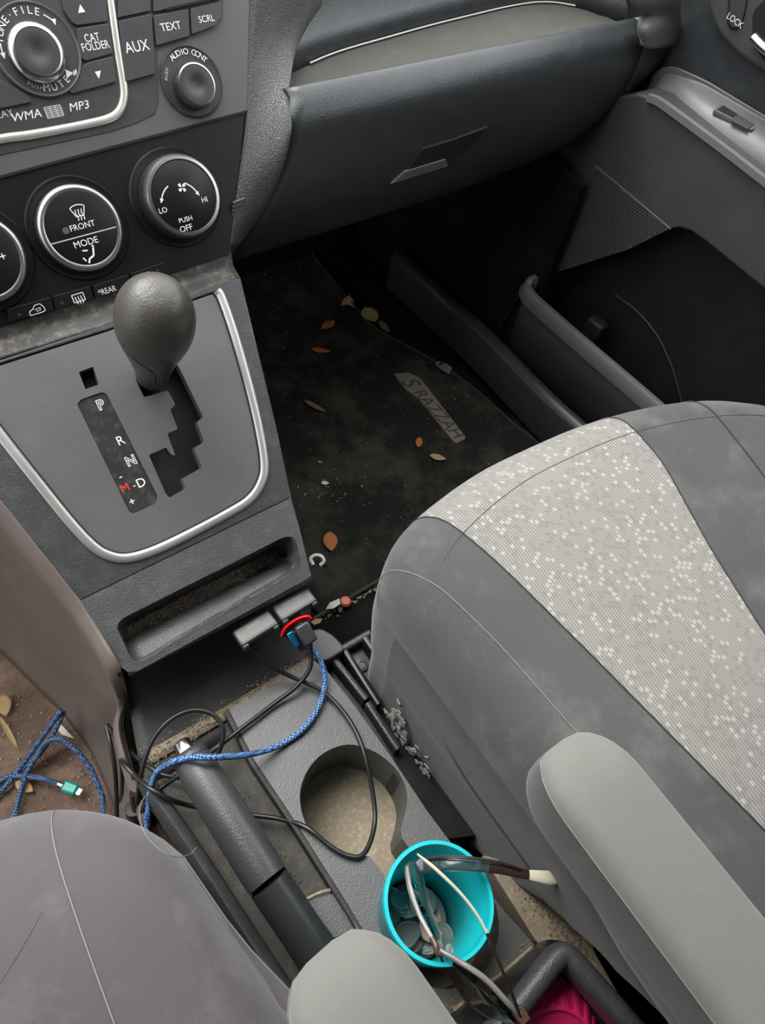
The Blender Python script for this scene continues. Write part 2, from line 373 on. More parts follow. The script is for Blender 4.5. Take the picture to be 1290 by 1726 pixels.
# ------------------------------------------------------------------ the shell of the car
def quad(name, pts, mat, **k): return mk(name, pts, [tuple(range(len(pts)))], mat, None, smooth=False, solid=.012, **k)
struct(quad('floor', [V(.12, -1.5, -.008), V(.86, -1.5, -.008), V(.86, .98, -.008), V(.12, .98, -.008)], M['carpet']))
struct(quad('floor_driver', [V(-.62, -1.5, -.008), V(.12, -1.5, -.008), V(.12, .98, -.008), V(-.62, .98, -.008)], M['carpet_brown']))
struct(patch('wall_front', [[V(x, .96, -.01) for x in (-.62, .1, .86)], [V(x, 1.02, .06) for x in (-.62, .1, .86)], [V(x, 1.16, .30) for x in (-.62, .1, .86)], [V(x, 1.18, .62) for x in (-.62, .1, .86)]], M['carpet'], solid=.01))
struct(quad('ceiling', [V(-.60, -1.6, 1.22), V(.88, -1.6, 1.22), V(.88, .28, 1.22), V(-.60, .28, 1.22)], M['headliner']))
# front windows are open above the sills; unseen rear sides and tailgate are closed full height to block light
def hwall(name, pts): struct(quad(name, pts, M['headliner_dark']))
struct(quad('wall_left', [V(-.62, .2, 0), V(-.62, 1.1, 0), V(-.62, 1.1, .20), V(-.62, .2, .20)], M['dash_dark']))
hwall('wall_left_blocker', [V(-.62, -1.6, 0), V(-.62, .2, 0), V(-.62, .2, 1.22), V(-.62, -1.6, 1.22)])
hwall('wall_right_blocker', [V(.90, -1.6, 0), V(.90, -.45, 0), V(.90, -.45, 1.22), V(.90, -1.6, 1.22)])
struct(quad('wall_right', [V(.90, -1.5, -.01), V(.90, 1.1, -.01), V(.90, 1.1, .66), V(.90, -1.5, .70)], M['dash_dark']))
struct(quad('wall_back_blocker', [V(-.62, -1.6, 0), V(.90, -1.6, 0), V(.90, -1.6, 1.22), V(-.62, -1.6, 1.22)], M['headliner_dark']))
kick = mk('trim_1', [V(.80, .52, -.01), V(.80, 1.0, -.01), V(.80, 1.12, .40), V(.80, .52, .36)], [(0, 1, 2, 3)], M['carpet'], None, smooth=False, solid=.01); struct(kick)
sill = struct(sweep('trim_2', cr([pz(670, 425, .08), pz(725, 475, .08), pz(775, 520, .08), pz(825, 565, .085), pz(880, 622, .085), pz(960, 700, .085), V(.765, .1, .085), V(.765, -.4, .085)], 6), [(-.016, -.07), (-.016, -.012), (-.012, .0), (-.004, .005), (.006, .003), (.012, -.006), (.013, -.07)], M['dash'], up=(0, 0, 1)))

# ------------------------------------------------------------------ dashboard with glove box
dash = thing('dashboard', 'black dashboard with open dusty tray above the glove box', 'dashboard', (.58, .6, .37))
def dsec(x):                                    # (y, z) points of the passenger-side section
    e = max(0, (x - .60) / .23); lift = .02 * e + .075 * max(0, (x - .74) / .14) ** 2
    low = [(.5385, .5265), (.5335, .514), (.5315, .490), (.532, .460), (.537, .428), (.548, .400), (.562, .382), (.60, .368), (.70, .36)]
    top = [(.566, .524), (.560, .535), (.554, .539), (.546, .5345)]
    f = lambda z: z + lift * (1 - (z - .36) / .18)
    return cr([V(x, y, z) for y, z in top] + [V(x, y, f(z)) for y, z in low], 4)
_lb = [(482, 160, .554), (482, 197, .540), (484, 223, .5345), (477, 260, .532), (447, 327, .533), (391, 409, .550), (380, 425, .56)]
_lbp = [py(u, v, y) for u, v, y in _lb]
def xleft(z): return float(np.interp(z, [p[2] for p in _lbp][::-1], [p[0] for p in _lbp][::-1]))
def lid_grid(x0, x1, n, left=False):
    rows = []
    for k in range(n + 1):
        q = k / n; base = dsec(x1 if not left else .35); r = []
        for jx in range(len(base)):
            a = xleft(dsec(.35)[jx][2]) if left else x0; x = a + (x1 - a) * q; r.append(dsec(x)[jx])
        rows.append(r)
    return rows
lid = grid_mesh('glove_box_lid', lid_grid(.30, .826, 30, True), M['dash'], dash, solid=.004)
grid_mesh('end_panel', lid_grid(.829, .886, 6), M['dash'], dash, solid=.004)
# tray floor, its pale rear edge, and the wall of the dash pad behind it
front = [V(x, .566, .524) for x in np.linspace(.30, .84, 10)]
bk_px = [(440, 150), (482, 130), (560, 95), (650, 68), (760, 38), (900, 8), (985, 18), (1060, 45)]
back = cr([pz(u, v, .526) for u, v in bk_px], 4)
def resamp(p, n):
    p = np.array(p); d = np.r_[0, np.cumsum(np.linalg.norm(np.diff(p, axis=0), axis=1))]; t = np.linspace(0, d[-1], n)
    return [np.array([np.interp(q, d, p[:, i]) for i in range(3)]) for q in t]
fr_, bk_ = resamp(front, 28), resamp(back, 28)
grid_mesh('tray', [[a, a * .7 + b * .3 - V(0, 0, .004), a * .3 + b * .7 - V(0, 0, .003), b] for a, b in zip(fr_, bk_)], M['tray'], dash, solid=.003)
tube('tray_edge', [p + V(0, -.001, .003) for p in resamp(back, 24)[3:-3]], .0008, M['dimwhite'], dash, n=6, sm=3)
rows = []
for p in resamp(back, 20): rows.append([p + V(0, .001, 0), p + V(0, .012, .018), p + V(0, .03, .032), p + V(0, .034, .075), V(p[0], .78, .665), V(p[0], 1.0, .69), V(p[0], 1.2, .69)])
grid_mesh('dash_pad', rows, M['dash'], dash, solid=.004)
patch('pad_end', [[pz(u, v, z) for u, v, z in r] for r in ([(1052, -60, .60), (1110, -60, .60), (1165, -60, .60)], [(1066, 8, .565), (1100, 0, .57), (1150, -10, .575)], [(1080, 22, .553), (1100, 28, .552), (1146, 20, .555)], [(1076, 45, .542), (1092, 50, .545), (1148, 45, .535)], [(1080, 75, .530), (1098, 82, .525), (1142, 75, .515)])], M['door_arm'], dash, n=5, m=5, solid=.004)
grid_mesh('underside', [[V(x, .69, .365 if x < .6 else .365 + (x - .6) * .1), V(x, .85, .38), V(x, 1.15, .42)] for x in np.linspace(.28, .84, 5)], M['dash_dark'], dash, solid=.004)
grid_mesh('driver_side_dash', [[V(x, p[1] + .05, p[2] + .03) for p in dsec(.5)] + [V(x, .9, .40)] for x in (-.61, -.3, -.06)], M['dash'], dash, solid=.004)
grid_mesh('driver_dash_top', [[V(x, y, z) for y, z in ((.616, .554), (.62, .60), (.66, .65), (.8, .68), (1.2, .69))] for x in (-.61, -.3, .0, .33)], M['dash'], dash, solid=.004)
# latch recess on the lid: shade as dark slab, lit ledge as paler slab
LAT = Plane(V(.5, .531, .45), AX, V(0, -.12, .993))
rc = slab('latch_recess_shade', LAT, LAT.poly([(660, 309), (686, 286), (712, 250), (765, 234), (822, 213), (800, 240), (775, 262), (757, 280)]), -.003, .0012, M['dash_dark'], lid)
slab('latch', LAT, LAT.poly([(659, 311), (683, 289), (752, 268), (756, 281)], .002), -.002, .0022, M['door_arm'], lid, bevel=.0008)

# ------------------------------------------------------------------ stack side panel beside the glove box
left = [STK.at(424, -40), STK.at(420, 60), STK.at(418, 190), STK.at(408, 280), STK.at(398, 345), STK.at(388, 420)]
right = [py(600, -40, .70), py(512, 50, .635), py(487, 136, .568), py(489, 222, .531), py(454, 326, .5295), py(394, 411, .546)]
sp_ = thing('stack_side_panel', 'grained black side panel between radio and glove box', 'panel', left[-1])
def bow(a, b):
    m = (a + b) / 2; m[1] -= .004; return [a + V(.0, .002, -.0), m, b, b + V(.01, .06, 0)]
patch('grained_panel', [bow(a, b) for a, b in zip(left, right)], M['grain_side'], sp_, n=6, m=6, solid=.003)
for k in range(4):
    a = cam(393 + k * -.5, 343 + 7 * k, .627 + .002 * k); b = cam(412 - 3 * k, 336 + 7.5 * k, .632 + .002 * k)
    sweep('vent_slat', [a, b], [(-.0007, -.0012), (.0007, -.0012), (.0007, .0012), (-.0007, .0012)], M['door_arm'], sp_)

# ------------------------------------------------------------------ radio in the centre stack
radio = thing('car_radio', 'grey car radio with two round knobs, silver bezel and lettered buttons', 'radio', STK.at(200, 240))
P_ = STK.poly
slab('fascia', STK, P_([(-330, 386), (0, 298), (418, 187), (420, 60), (425, -120), (-330, -60)]), -.02, .0, M['radio'], radio, bevel=.001)
slab('frame_panel', STK, fillet(P_([(-300, -50), (376, -110), (376, 4), (374, 34), (322, 63), (266, 80), (267, 170), (262, 192), (235, 206), (190, 222), (100, 241), (0, 262), (-300, 330)]), .002), -.01, .0006, M['radio_dark'], radio)
slab('display_panel', STK, fillet(P_([(-250, -55), (176, -110), (184, 0), (196, 84), (205, 150), (202, 178), (185, 196), (100, 214), (0, 230), (-250, 282)], .001), .004), -.005, .0014, M['radio_dark'], radio)
bz = cr([STK.loc(u, v) for u, v in [(172, -110), (181, -20), (185, 0), (197, 82), (207, 142), (208, 166), (201, 187), (184, 200), (150, 209), (100, 219), (50, 228), (0, 235), (-110, 258), (-250, 288)]], 6)
def strip(name, pl, path2, w, hgt, mat, parent, h0=0.0):
    sec = [(-w / 2, 0), (-w / 2, hgt * .5), (-w * .36, hgt * .88), (-w * .12, hgt), (w * .12, hgt), (w * .36, hgt * .88), (w / 2, hgt * .5), (w / 2, 0)]
    return sweep(name, [pl.to3(p, h0) for p in path2], sec, mat, parent, up=tuple(pl.n))
strip('silver_bezel', STK, bz, .0062, .0032, M['bezel'], radio)
def button(name, pts, txt=None, at=None, size=.004, parent=None, h=.0035, r=.0012, mat=None, sx=1.0, h0=.0):
    b = slab(name, STK, fillet(P_(pts, h), r), h0, h, mat or M['radio_dark'], parent, bevel=.0005)
    if txt:
        for k, (s_, a_) in enumerate(zip(txt, at)): text('lettering', s_, STK, STK.loc(*a_, h), size, M['white'], b, h + .0002, sx=sx)
    return b
G = 1.2
ub = button('button', [(120, -60), (176, -60), (182, 36), (130, 43), (121, 38), (108, 18), (104, -10)], parent=radio)
flat('arrow_mark', STK, [[STK.loc(u, v, .0037) for u, v in ((132, 22), (144, 20), (135, 7))]], M['white'], ub, .0037)
button('button', [(130, 48), (183, 39), (191, 90), (144, 103), (136, 96), (131, 76)], ('CAT', 'FOLDER'), ((155, 64), (161, 78)), .0074, radio, sx=.8)
db = button('button', [(148, 105), (190, 95), (196, 138), (122, 158), (116, 153), (132, 134), (139, 112)], parent=radio)
flat('arrow_mark', STK, [[STK.loc(u, v, .0037) for u, v in ((160, 121), (170, 119), (167, 133))]], M['white'], db, .0037)
button('button', [(201, -60), (254, -60), (254, 18), (199, 30)], parent=radio)
button('button', [(200, 35), (256, 23), (262, 124), (212, 138)], ('AUX',), ((231, 79),), .0105, radio, sx=.9)
button('button', [(259, 26), (318, 15), (320, 61), (264, 77)], ('TEXT',), ((288, 45),), .0076, radio, sx=.95)
button('button', [(321, 14), (374, 3), (373, 30), (364, 43), (324, 58)], ('SCRL',), ((348, 32),), .0066, radio, sx=.95)
button('button', [(258, -60), (372, -60), (374, -3), (259, 20)], parent=radio)
slab('slot', STK, P_([(278, 14), (350, -2), (352, 2), (280, 18)], .0036), .003, .0042, M['gap'], radio, bevel=0)
lb = button('button', [(-140, 165), (-140, 135), (0, 135), (12, 140), (48, 162), (54, 172), (0, 183), (-140, 212)], parent=radio)
text('lettering', 'PLAY', STK, STK.loc(4, 193, .0016), .0068, M['dimwhite'], radio, .0016)
text('lettering', 'WMA', STK, STK.loc(45, 195, .0016), .0078, M['white'], radio, .0016, sx=1.15, shear=.25)
text('lettering', 'MP3', STK, STK.loc(134, 179, .0016), .0078, M['white'], radio, .0016, sx=1.15, shear=.25)
cdp = []; c0 = STK.loc(91, 188, .0016)
for k in range(7): cdp += stroke([(c0[0] - .006, c0[1] - .0036 + k * .0012), (c0[0] + .006, c0[1] - .0036 + k * .0012)], .0006)
for k in (-.006, -.002, .002, .006): cdp += stroke([(c0[0] + k, c0[1] - .0036), (c0[0] + k, c0[1] + .0036)], .0009)
flat('disc_logo', STK, cdp, M['dimwhite'], radio, .0016)
def ringpoly(c, r, n=40): return [np.array([c[0] + r * math.cos(2 * math.pi * i / n), c[1] + r * math.sin(2 * math.pi * i / n)]) for i in range(n)]
PXM = .567 / F                                        # metres per pixel at the stack
def rotary(name, base_px, rad, cap_r, hgt, parent, mats, ripple=None, dish=True):
    o = STK.at(*base_px); k = lathe(name, [(rad * 1.0, 0), (rad, hgt * .55), (rad * .97, hgt * .8), (cap_r * 1.06, hgt), (cap_r * .98, hgt * 1.03), (cap_r * .95, hgt * .98), (cap_r * .95, hgt * .5)], o, STK.n, mats[0], parent, n=96 if ripple else 48, ripple=ripple, xd=AX, endcap=False)
    pr = [(cap_r * .97, hgt * .8), (cap_r * .96, hgt * 1.0), (cap_r * .80, hgt * 1.02), (cap_r * .45, hgt * (1.0 if dish else 1.02)), (cap_r * .30, hgt * (.90 if dish else 1.02)), (0, hgt * (.86 if dish else 1.02))]
    c = lathe('cap', pr, o, STK.n, mats[1], k, xd=AX)
    return k
# tune knob with its lettered collar
tc = STK.loc(62, 86)
lathe('knob_collar', [(.0285, 0), (.0285, .0030), (.020, .0030)], STK.at(62, 86), STK.n, M['radio_dark'], radio, xd=AX)
lathe('collar_rim', [(.0305, .0), (.0305, .0036), (.0298, .0044), (.0290, .0040), (.0284, .0028)], STK.at(62, 86), STK.n, M['radio'], radio, xd=AX)
arc_text('lettering', 'TUNE·FILE', STK, tc, .0245, math.radians(113), .200, .0070, M['white'], radio, .0034)
arc_text('lettering', 'MUTE', STK, tc, .0245, math.radians(281), .235, .0068, M['white'], radio, .0034, True)
arc_text('lettering', 'PUSH', STK, tc, .0245, math.radians(243), .12, .0040, M['dimwhite'], radio, .0034, True)
a_ = math.radians(312); pp_ = np.array(tc) + .0245 * np.array([math.cos(a_), math.sin(a_)])
flat('play_mark', STK, [[pp_ + np.array(q) * .0034 for q in ((-1, -.6), (.8, .2), (-.6, 1.1))]] + stroke([pp_ + np.array((.0026, -.001)), pp_ + np.array((.0040, .0022))], .0009) + stroke([pp_ + np.array((.0042, -.0006)), pp_ + np.array((.0056, .0026))], .0009), M['white'], radio, .0034)
for am, sg in ((172, 1), (48, -1)):
    pts = [np.array(tc) + .0245 * np.array([math.cos(math.radians(am + d)), math.sin(math.radians(am + d))]) for d in (-9 * sg, 0, 9 * sg)]
    flat('turn_arrow', STK, stroke(pts, .0008) + [[pts[2] + np.array(q) * .0018 for q in ((-1, 1), (1, 1), (0, -1.2))]], M['white'], radio, .0034)
slab('fascia_edge', STK, P_([(-328, 384), (0, 297), (417, 186), (417, 190), (0, 301), (-328, 388)]), -.006, .0002, M['gap'], radio, bevel=0)
rotary('tune_knob', (60, 92), .0200, .0158, .010, radio, (M['chrome'], M['radio_dark']))
# audio control knob in its round recess
ac = STK.loc(323, 139)
lathe('knob_collar', [(.0262, 0), (.0262, .0020), (.0255, .0026), (.0247, .0014), (.015, .0008)], STK.at(323, 139), STK.n, M['radio_dark'], radio, xd=AX)
arc_text('lettering', 'AUDIO CONT', STK, ac, .0215, math.radians(80), .155, .0060, M['white'], radio, .0020)
arc_text('lettering', 'PUSH', STK, ac, .0215, math.radians(157), .11, .0036, M['dimwhite'], radio, .0020)
rotary('audio_knob', (323, 148), .0166, .0148, .013, radio, (M['chrome'], M['radio_dark']), ripple=(96, .012, 0, 1))

# ------------------------------------------------------------------ climate control panel
hv = thing('climate_control_panel', 'matte black climate panel with three silver-ringed dials and four buttons', 'control panel', STK.at(180, 520))
slab('panel', STK, fillet(P_([(-330, 380), (0, 292), (414, 190), (404, 300), (389, 428), (290, 462), (0, 552), (-310, 646)]), .002), -.02, -.0012, M['hvac'], hv, bevel=.001)
def dial(u, v, rad, hgt, split, ripple, tilt=0):
    o = STK.at(u, v)
    lathe('dial_recess', [(rad * 1.22, -.001), (rad * 1.18, .0006), (rad * 1.08, .0), (rad * .9, -.003)], o, STK.n, M['hvac'], hv, n=56, xd=AX)
    d = lathe('dial', [(rad * .99, -.002), (rad, hgt * .55), (rad * .995, hgt * .8), (rad * .93, hgt), (rad * .86, hgt * 1.02), (rad * .835, hgt * .95)], o, STK.n, M['ring'], hv, n=120, ripple=ripple, xd=AX)
    f = lathe('dial_face', [(rad * .85, hgt * .7), (rad * .845, hgt * .97), (rad * .82, hgt * 1.0), (0, hgt * 1.0)], o, STK.n, M['hvac'], d, n=56, xd=AX)
    return o, d, f, hgt * 1.0 + .0002
dr = .0325
o, d, f, hh = dial(133, 386, dr, .011, True, None)
c = np.array(STK.loc(141, 397, hh))
slab('face_gap', STK, [c + q for q in ((-.0268, -.0004), (.0268, -.0004), (.0268, .0004), (-.0268, .0004))], hh - .001, hh, M['dimwhite'], d, bevel=0)
text('lettering', 'FRONT', STK, STK.loc(139, 381, hh), .0062, M['white'], d, hh); text('lettering', 'MODE', STK, STK.loc(145, 409, hh), .0070, M['white'], d, hh)
lathe('indicator_lamp', [(.0026, 0), (.0026, .0004), (0, .0005)], STK.at(111, 389, hh), STK.n, M['radio'], d, n=20)
def icon(c, rot=0): return lambda pts, s: [np.array(c) + np.array(p) * s for p in pts]
ic = icon(STK.loc(133, 358, hh)); s_ = .0052
pol = stroke(ic([(-1.1, .75), (-.6, 1.0), (0, 1.08), (.6, 1.0), (1.1, .75), (.55, -.55), (0, -.45), (-.55, -.55), (-1.1, .75)], s_), .0007)
for k in (-.45, 0, .45): pol += stroke(ic([(k, -1.1), (k + .1, -.6), (k - .1, -.1), (k + .05, .45)], s_), .0007)
flat('defrost_icon', STK, pol, M['white'], d, hh)
ic = icon(STK.loc(152, 430, hh)); s_ = .0050
pol = stroke(ic([(.9, 1.0), (.5, -.2), (-.3, -.5), (-.6, -1.1)], s_), .0014) + stroke(ic([(1.0, 1.3), (.95, 1.25), (.9, 1.1)], s_), .0020) + stroke(ic([(-.9, .9), (-.1, .75)], s_), .0011) + stroke(ic([(-1.2, -.1), (-.9, -.7)], s_), .0011)
flat('airflow_icon', STK, pol, M['white'], d, hh)
o, d, f, hh = dial(298, 334, dr, .020, False, (120, .010, 0, 1))
text('lettering', 'LO', STK, STK.loc(275, 355, hh), .0058, M['white'], d, hh); text('lettering', 'HI', STK, STK.loc(345, 337, hh), .0058, M['white'], d, hh)
text('lettering', 'PUSH', STK, STK.loc(313, 370, hh), .0052, M['white'], d, hh); text('lettering', 'OFF', STK, STK.loc(314, 385, hh), .0066, M['white'], d, hh)
c = np.array(STK.loc(307, 345, hh)); pol = []
for a0, a1 in ((62, 22), (112, 152)):
    pts = [c + .0170 * np.array([math.cos(math.radians(a0 + (a1 - a0) * k / 8)), math.sin(math.radians(a0 + (a1 - a0) * k / 8))]) for k in range(9)]; pol += stroke(pts, .0010)
    e = pts[-1]; dd = nrm(pts[-1] - pts[-2]); nn = np.array([-dd[1], dd[0]]); pol.append([e + nn * .0016, e + dd * .0036, e - nn * .0016])
fc = np.array(STK.loc(307, 316, hh))
for k in range(4):
    a = math.radians(90 * k + 25); a2 = a + .75
    pol.append([fc + .0006 * np.array([math.cos(a), math.sin(a)]), fc + .0036 * np.array([math.cos(a - .3), math.sin(a - .3)]), fc + .0040 * np.array([math.cos(a + .35), math.sin(a + .35)]), fc + .0022 * np.array([math.cos(a2), math.sin(a2)])])
flat('fan_speed_marks', STK, pol, M['white'], d, hh)
o, d, f, hh = dial(-37, 437, dr, .011, True, None)
text('lettering', '+', STK, STK.loc(5, 433, hh), .009, M['white'], d, hh)
for k, q in enumerate(([(12, 521), (84, 501), (91, 524), (16, 543)], [(89, 499), (152, 482), (158, 504), (95, 522)], [(156, 481), (216, 463), (222, 485), (161, 503)], [(220, 461), (279, 441), (285, 462), (225, 483)])):
    b = slab('button', STK, fillet(P_(q, .003), .0008), -.002, .003, M['button'], hv, bevel=.0006); hh = .0032
    if k == 0:
        ic = icon(STK.loc(62, 523, hh)); s_ = .0050
        flat('recirculation_icon', STK, stroke(ic([(-1.2, -.5), (-1.1, .1), (-.5, .3), (0, .8), (.8, .8), (1.2, .2), (1.2, -.4), (.6, -.5), (-.4, -.5), (-1.2, -.5)], s_), .0006) + stroke(ic([(-.3, .15), (.6, .25), (.6, -.1), (-.1, -.15)], s_), .0005), M['white'], b, hh)
    if k == 1:
        ic = icon(STK.loc(133, 503, hh)); s_ = .0046
        pol = stroke(ic([(-1, .8), (1, .8), (1, -.5), (-1, -.5), (-1, .8)], s_), .0007)
        for q2 in (-.5, 0, .5): pol += stroke(ic([(q2, -.9), (q2 + .12, -.4), (q2 - .08, 0), (q2, .4)], s_), .0007)
        flat('rear_defrost_icon', STK, pol, M['white'], b, hh)
    if k == 2: text('lettering', '*REAR', STK, STK.loc(181, 490, hh), .0064, M['white'], b, hh, sx=.85)
    if k == 3: text('lettering', 'A/C', STK, STK.loc(244, 465, hh), .0064, M['white'], b, hh)
    lp = [(33, 530), (105, 511), None, (266, 456)][k]
    if lp: flat('lamp_mark', STK, [ringpoly(STK.loc(*lp, hh), .0012, 12)], M['radio_dark'], b, hh)

# ------------------------------------------------------------------ shifter console
sc_ = thing('shifter_console', 'grey gear shift console with U-shaped silver trim and dusty cubby', 'console', (.12, .33, .0))
Q_ = PLT.poly
trim_px = [(366, 490), (374, 502), (395, 562), (420, 650), (437, 722), (446, 780), (441, 812), (421, 842), (380, 868), (300, 910), (250, 932), (212, 941), (182, 936), (156, 920), (118, 880), (60, 808), (0, 732), (-70, 640)]
trim2 = cr([PLT.loc(u, v) for u, v in trim_px], 6)
top2 = [PLT.loc(u, v) for u, v in [(-70, 636), (0, 613), (180, 556), (366, 490)]]
plate2 = trim2 + top2[:-1]
outer2 = [PLT.loc(u, v) for u, v in [(380, 474), (404, 468), (420, 530), (434, 592), (465, 720), (491, 838), (135, 1012), (70, 930), (0, 842), (-90, 735), (-205, 672), (-200, 662), (-75, 630), (0, 607), (180, 548)]]
slab('surround', PLT, outer2, -.012, 0, M['grain'], sc_, holes=[plate2], bevel=.0012)
gate = [(229, 640), (243, 669.5), (283, 658), (296, 682), (287, 690), (300, 723), (282, 731), (296, 768), (290, 767), (280, 754), (251, 767), (280, 833), (286, 839), (313, 824), (307, 807), (341, 788), (327, 755), (344, 745), (332, 711), (343, 703.5), (302, 619), (285, 600), (250, 610)]
gate2 = fillet(Q_(gate, -.001), .0012, 3)
lock2 = fillet(Q_([(133, 627), (157, 618), (167, 648), (144, 656)], -.001), .0008, 2)
wind2 = fillet(Q_([(130, 681), (137, 673), (172, 661), (180, 664), (266, 836), (262, 849), (224, 866), (217, 861)], -.001), .0015, 3)
pin = lambda f: [np.array(p) * f + (1 - f) * np.mean(plate2, axis=0) for p in plate2]
slab('shift_plate', PLT, pin(.99), -.012, -.001, M['plate'], sc_, holes=[gate2, lock2, wind2], bevel=.0005)
slab('gate_floor', PLT, Q_([(190, 560), (400, 560), (400, 880), (210, 880)]), -.034, -.028, M['radio_dark'], sc_, bevel=0)
slab('lock_button', PLT, Q_([(125, 610), (170, 605), (175, 665), (135, 670)], -.012), -.020, -.013, M['gap'], sc_, bevel=0)
ind = slab('gear_indicator', PLT, [np.array(p) * .995 + .005 * np.mean(wind2, axis=0) for p in wind2], -.008, -.0024, M['strip'], sc_, bevel=0)
hi = -.0021
for s_, u, v, z_, m_ in (('R', 203, 743, .0108, 'white'), ('-', 203, 803, .0095, 'white'), ('M', 211, 823, .0098, 'red'), ('-', 226, 818, .008, 'white'), ('D', 238, 814, .0108, 'white'), ('+', 223, 846, .0095, 'white')):
    text('gear_letter', s_, PLT, PLT.loc(u, v, hi), z_, M[m_], ind, hi)
def outlined(s_, u, v, z_):
    text('gear_letter', s_, PLT, PLT.loc(u, v, hi), z_, M['white'], ind, hi, off=.045)
    text('letter_core', s_, PLT, PLT.loc(u, v, hi), z_, M['strip'], ind, hi + .0002, off=-.015)
outlined('P', 170, 683, .0115); outlined('N', 221, 777, .0112)
strip('silver_trim', PLT, trim2, .0082, .0034, M['silver'], sc_, -.0008)
strip('trim_shadow_gap', PLT, [p + np.array([0, 0]) for p in trim2], .0102, .0012, M['gap'], sc_, -.0009)
# band between the stack and the plate
band = []
for a, b in zip([(-300, 640), (-150, 597), (0, 553), (150, 506), (290, 462), (389, 429)], [(-210, 668), (-110, 640), (0, 606), (180, 550), (300, 508), (404, 468)]):
    A, B = STK.at(*a, -.004), PLT.at(*b, -.002); m = (A + B) / 2 - V(0, -.004, .003); band.append([A + V(0, .004, .004), A, m, B])
patch('ledge', band, M['cubby'], sc_, n=4, m=5, solid=.003)
# cubby face
fo = FRT.poly([(135, 1012.5), (491, 838.5), (503, 885), (522, 960), (525, 970), (518, 976), (232, 1131), (216, 1133), (203, 1123), (165, 1062)])
cub_px = [(196, 1056), (205, 1043), (300, 995), (400, 945), (478, 905), (494, 904), (500, 915), (507, 950), (503, 962), (400, 1022), (300, 1080), (245, 1113), (230, 1116), (220, 1108)]
cub = fillet(FRT.poly(cub_px), .004, 3)
slab('cubby_face', FRT, fo, -.006, -.0002, M['grain'], sc_, holes=[cub], bevel=.0016)
cen = np.mean(cub, axis=0); rows = []
for k, (dep, near) in enumerate(((0, 0), (.004, .03), (.014, .14), (.028, .32), (.040, .55), (.045, .8))):
    row = []
    for p in cub:
        q = np.array(p); rel = q[1] - cen[1]
        side = .995 - .03 * dep / .03
        row.append(FRT.to3((cen[0] + (q[0] - cen[0]) * side, q[1] + near * .026 * (1 if rel < 0 else .12 * -1)), -dep))
    rows.append(row + [row[0]])
cb = grid_mesh('cubby', rows, M['cubby'], sc_)
mk('cubby_floor', rows[-1][:-1], [tuple(range(len(cub)))], M['cubby'], sc_, smooth=False)
# lip under the cubby face, then the well in front of the ports
A0, B0 = FRT.at(214, 1131, -.002), FRT.at(525, 972, -.002)
L = []
for dy, dz in ((0, 0), (-.0015, -.002), (-.002, -.005), (.0, -.008), (.006, -.010), (.03, -.012), (.045, -.045)): L.append([A0 + V(0, dy, dz), (A0 + B0) / 2 + V(0, dy, dz), B0 + V(0, dy, dz)])
patch('lip', L, M['grain'], sc_, n=4, m=4, solid=.002)
edgeR = [PLT.at(404, 468), PLT.at(434, 592), PLT.at(465, 720), PS, FRT.at(503, 885), FRT.at(522, 960), B0, B0 + V(0, .0, -.012), B0 + V(0, .03, -.03)]
grid_mesh('right_side_wall', [[p + V(-.0005, 0, 0), V(p[0] + .004, max(p[1], .335), p[2] * .6), V(p[0] + .008, max(p[1], .345), 0)] for p in edgeR], M['grain'], sc_, solid=.002)
side_t = [STK.at(-316, 650, -.02), PLT.at(-205, 672), PLT.at(-110, 715), PLT.at(-60, 776), PLT.at(0, 842), PLT.at(70, 930), PLT.at(135, 1012), FRT.at(165, 1060), FRT.at(203, 1128), cam(214, 1175, .625), cam(206, 1225, .635), cam(228, 1310, .625), cam(255, 1390, .62)]
side_b = [pz(u, v, 0) for u, v in ((-420, 760), (-230, 880), (-120, 980), (-60, 1040), (0, 1096), (40, 1135), (70, 1165), (100, 1195), (125, 1225), (150, 1260), (165, 1290), (190, 1350), (215, 1420))]
rows = []
for a, b in zip(side_t, side_b):
    d_ = b - a; rows.append([a, a + d_ * .04 + V(-.006, 0, -.002), a + d_ * .10 + V(-.003, 0, -.012), a + d_ * .4 + V(.012, 0, -.01), a + d_ * .75 + V(.012, 0, -.012), b])
patch('left_side_panel', rows, M['brown'], sc_, n=4, m=5, solid=.003)
tube('side_seam', [p + V(-.002, -.001, .001) for p in side_t[8:12]], .0015, M['gap'], sc_, n=6, sm=5)

# ------------------------------------------------------------------ gear lever
gl = thing('gear_lever', 'worn black gear lever knob standing in the shift gate', 'gear lever', PLT.at(258, 652, -.028))
KB = PLT.at(256, 656, -.026); KT = cam(263, 510, .500); kax = nrm(KT - KB); kl = np.linalg.norm(KT - KB)
lathe('shaft', [(.006, 0), (.006, kl * .5)], KB, kax, M['ring'], gl, n=20)
lathe('collar', [(.0118, kl * .16), (.0140, kl * .20), (.0145, kl * .40), (.0135, kl * .46)], KB, kax, M['radio_dark'], gl, n=32)
prof = [(.0, .30), (.0125, .30), (.0150, .31), (.0168, .36), (.0195, .46), (.0232, .57), (.0270, .68), (.0292, .78), (.0290, .88), (.0262, .97), (.0205, 1.045), (.0120, 1.09), (.0, 1.105)]
pr = cr([(r, h * kl) for r, h in prof], 4)
kn = lathe('knob', [(max(0, p[0]), p[1]) for p in pr], KB, kax, M['knob'], gl, n=56, xd=AX)
xd = nrm(AX - kax * (AX @ kax)); yd = np.cross(kax, xd)
sm_ = []
for r, h, a in ((.0292, .80, -2.9), (.0275, .70, -2.55), (.0240, .595, -2.2), (.0205, .49, -2.0), (.0172, .37, -1.93), (.0152, .31, -1.92)): sm_.append(KB + kax * h * kl + (xd * math.cos(a) + yd * math.sin(a)) * r * 1.0)
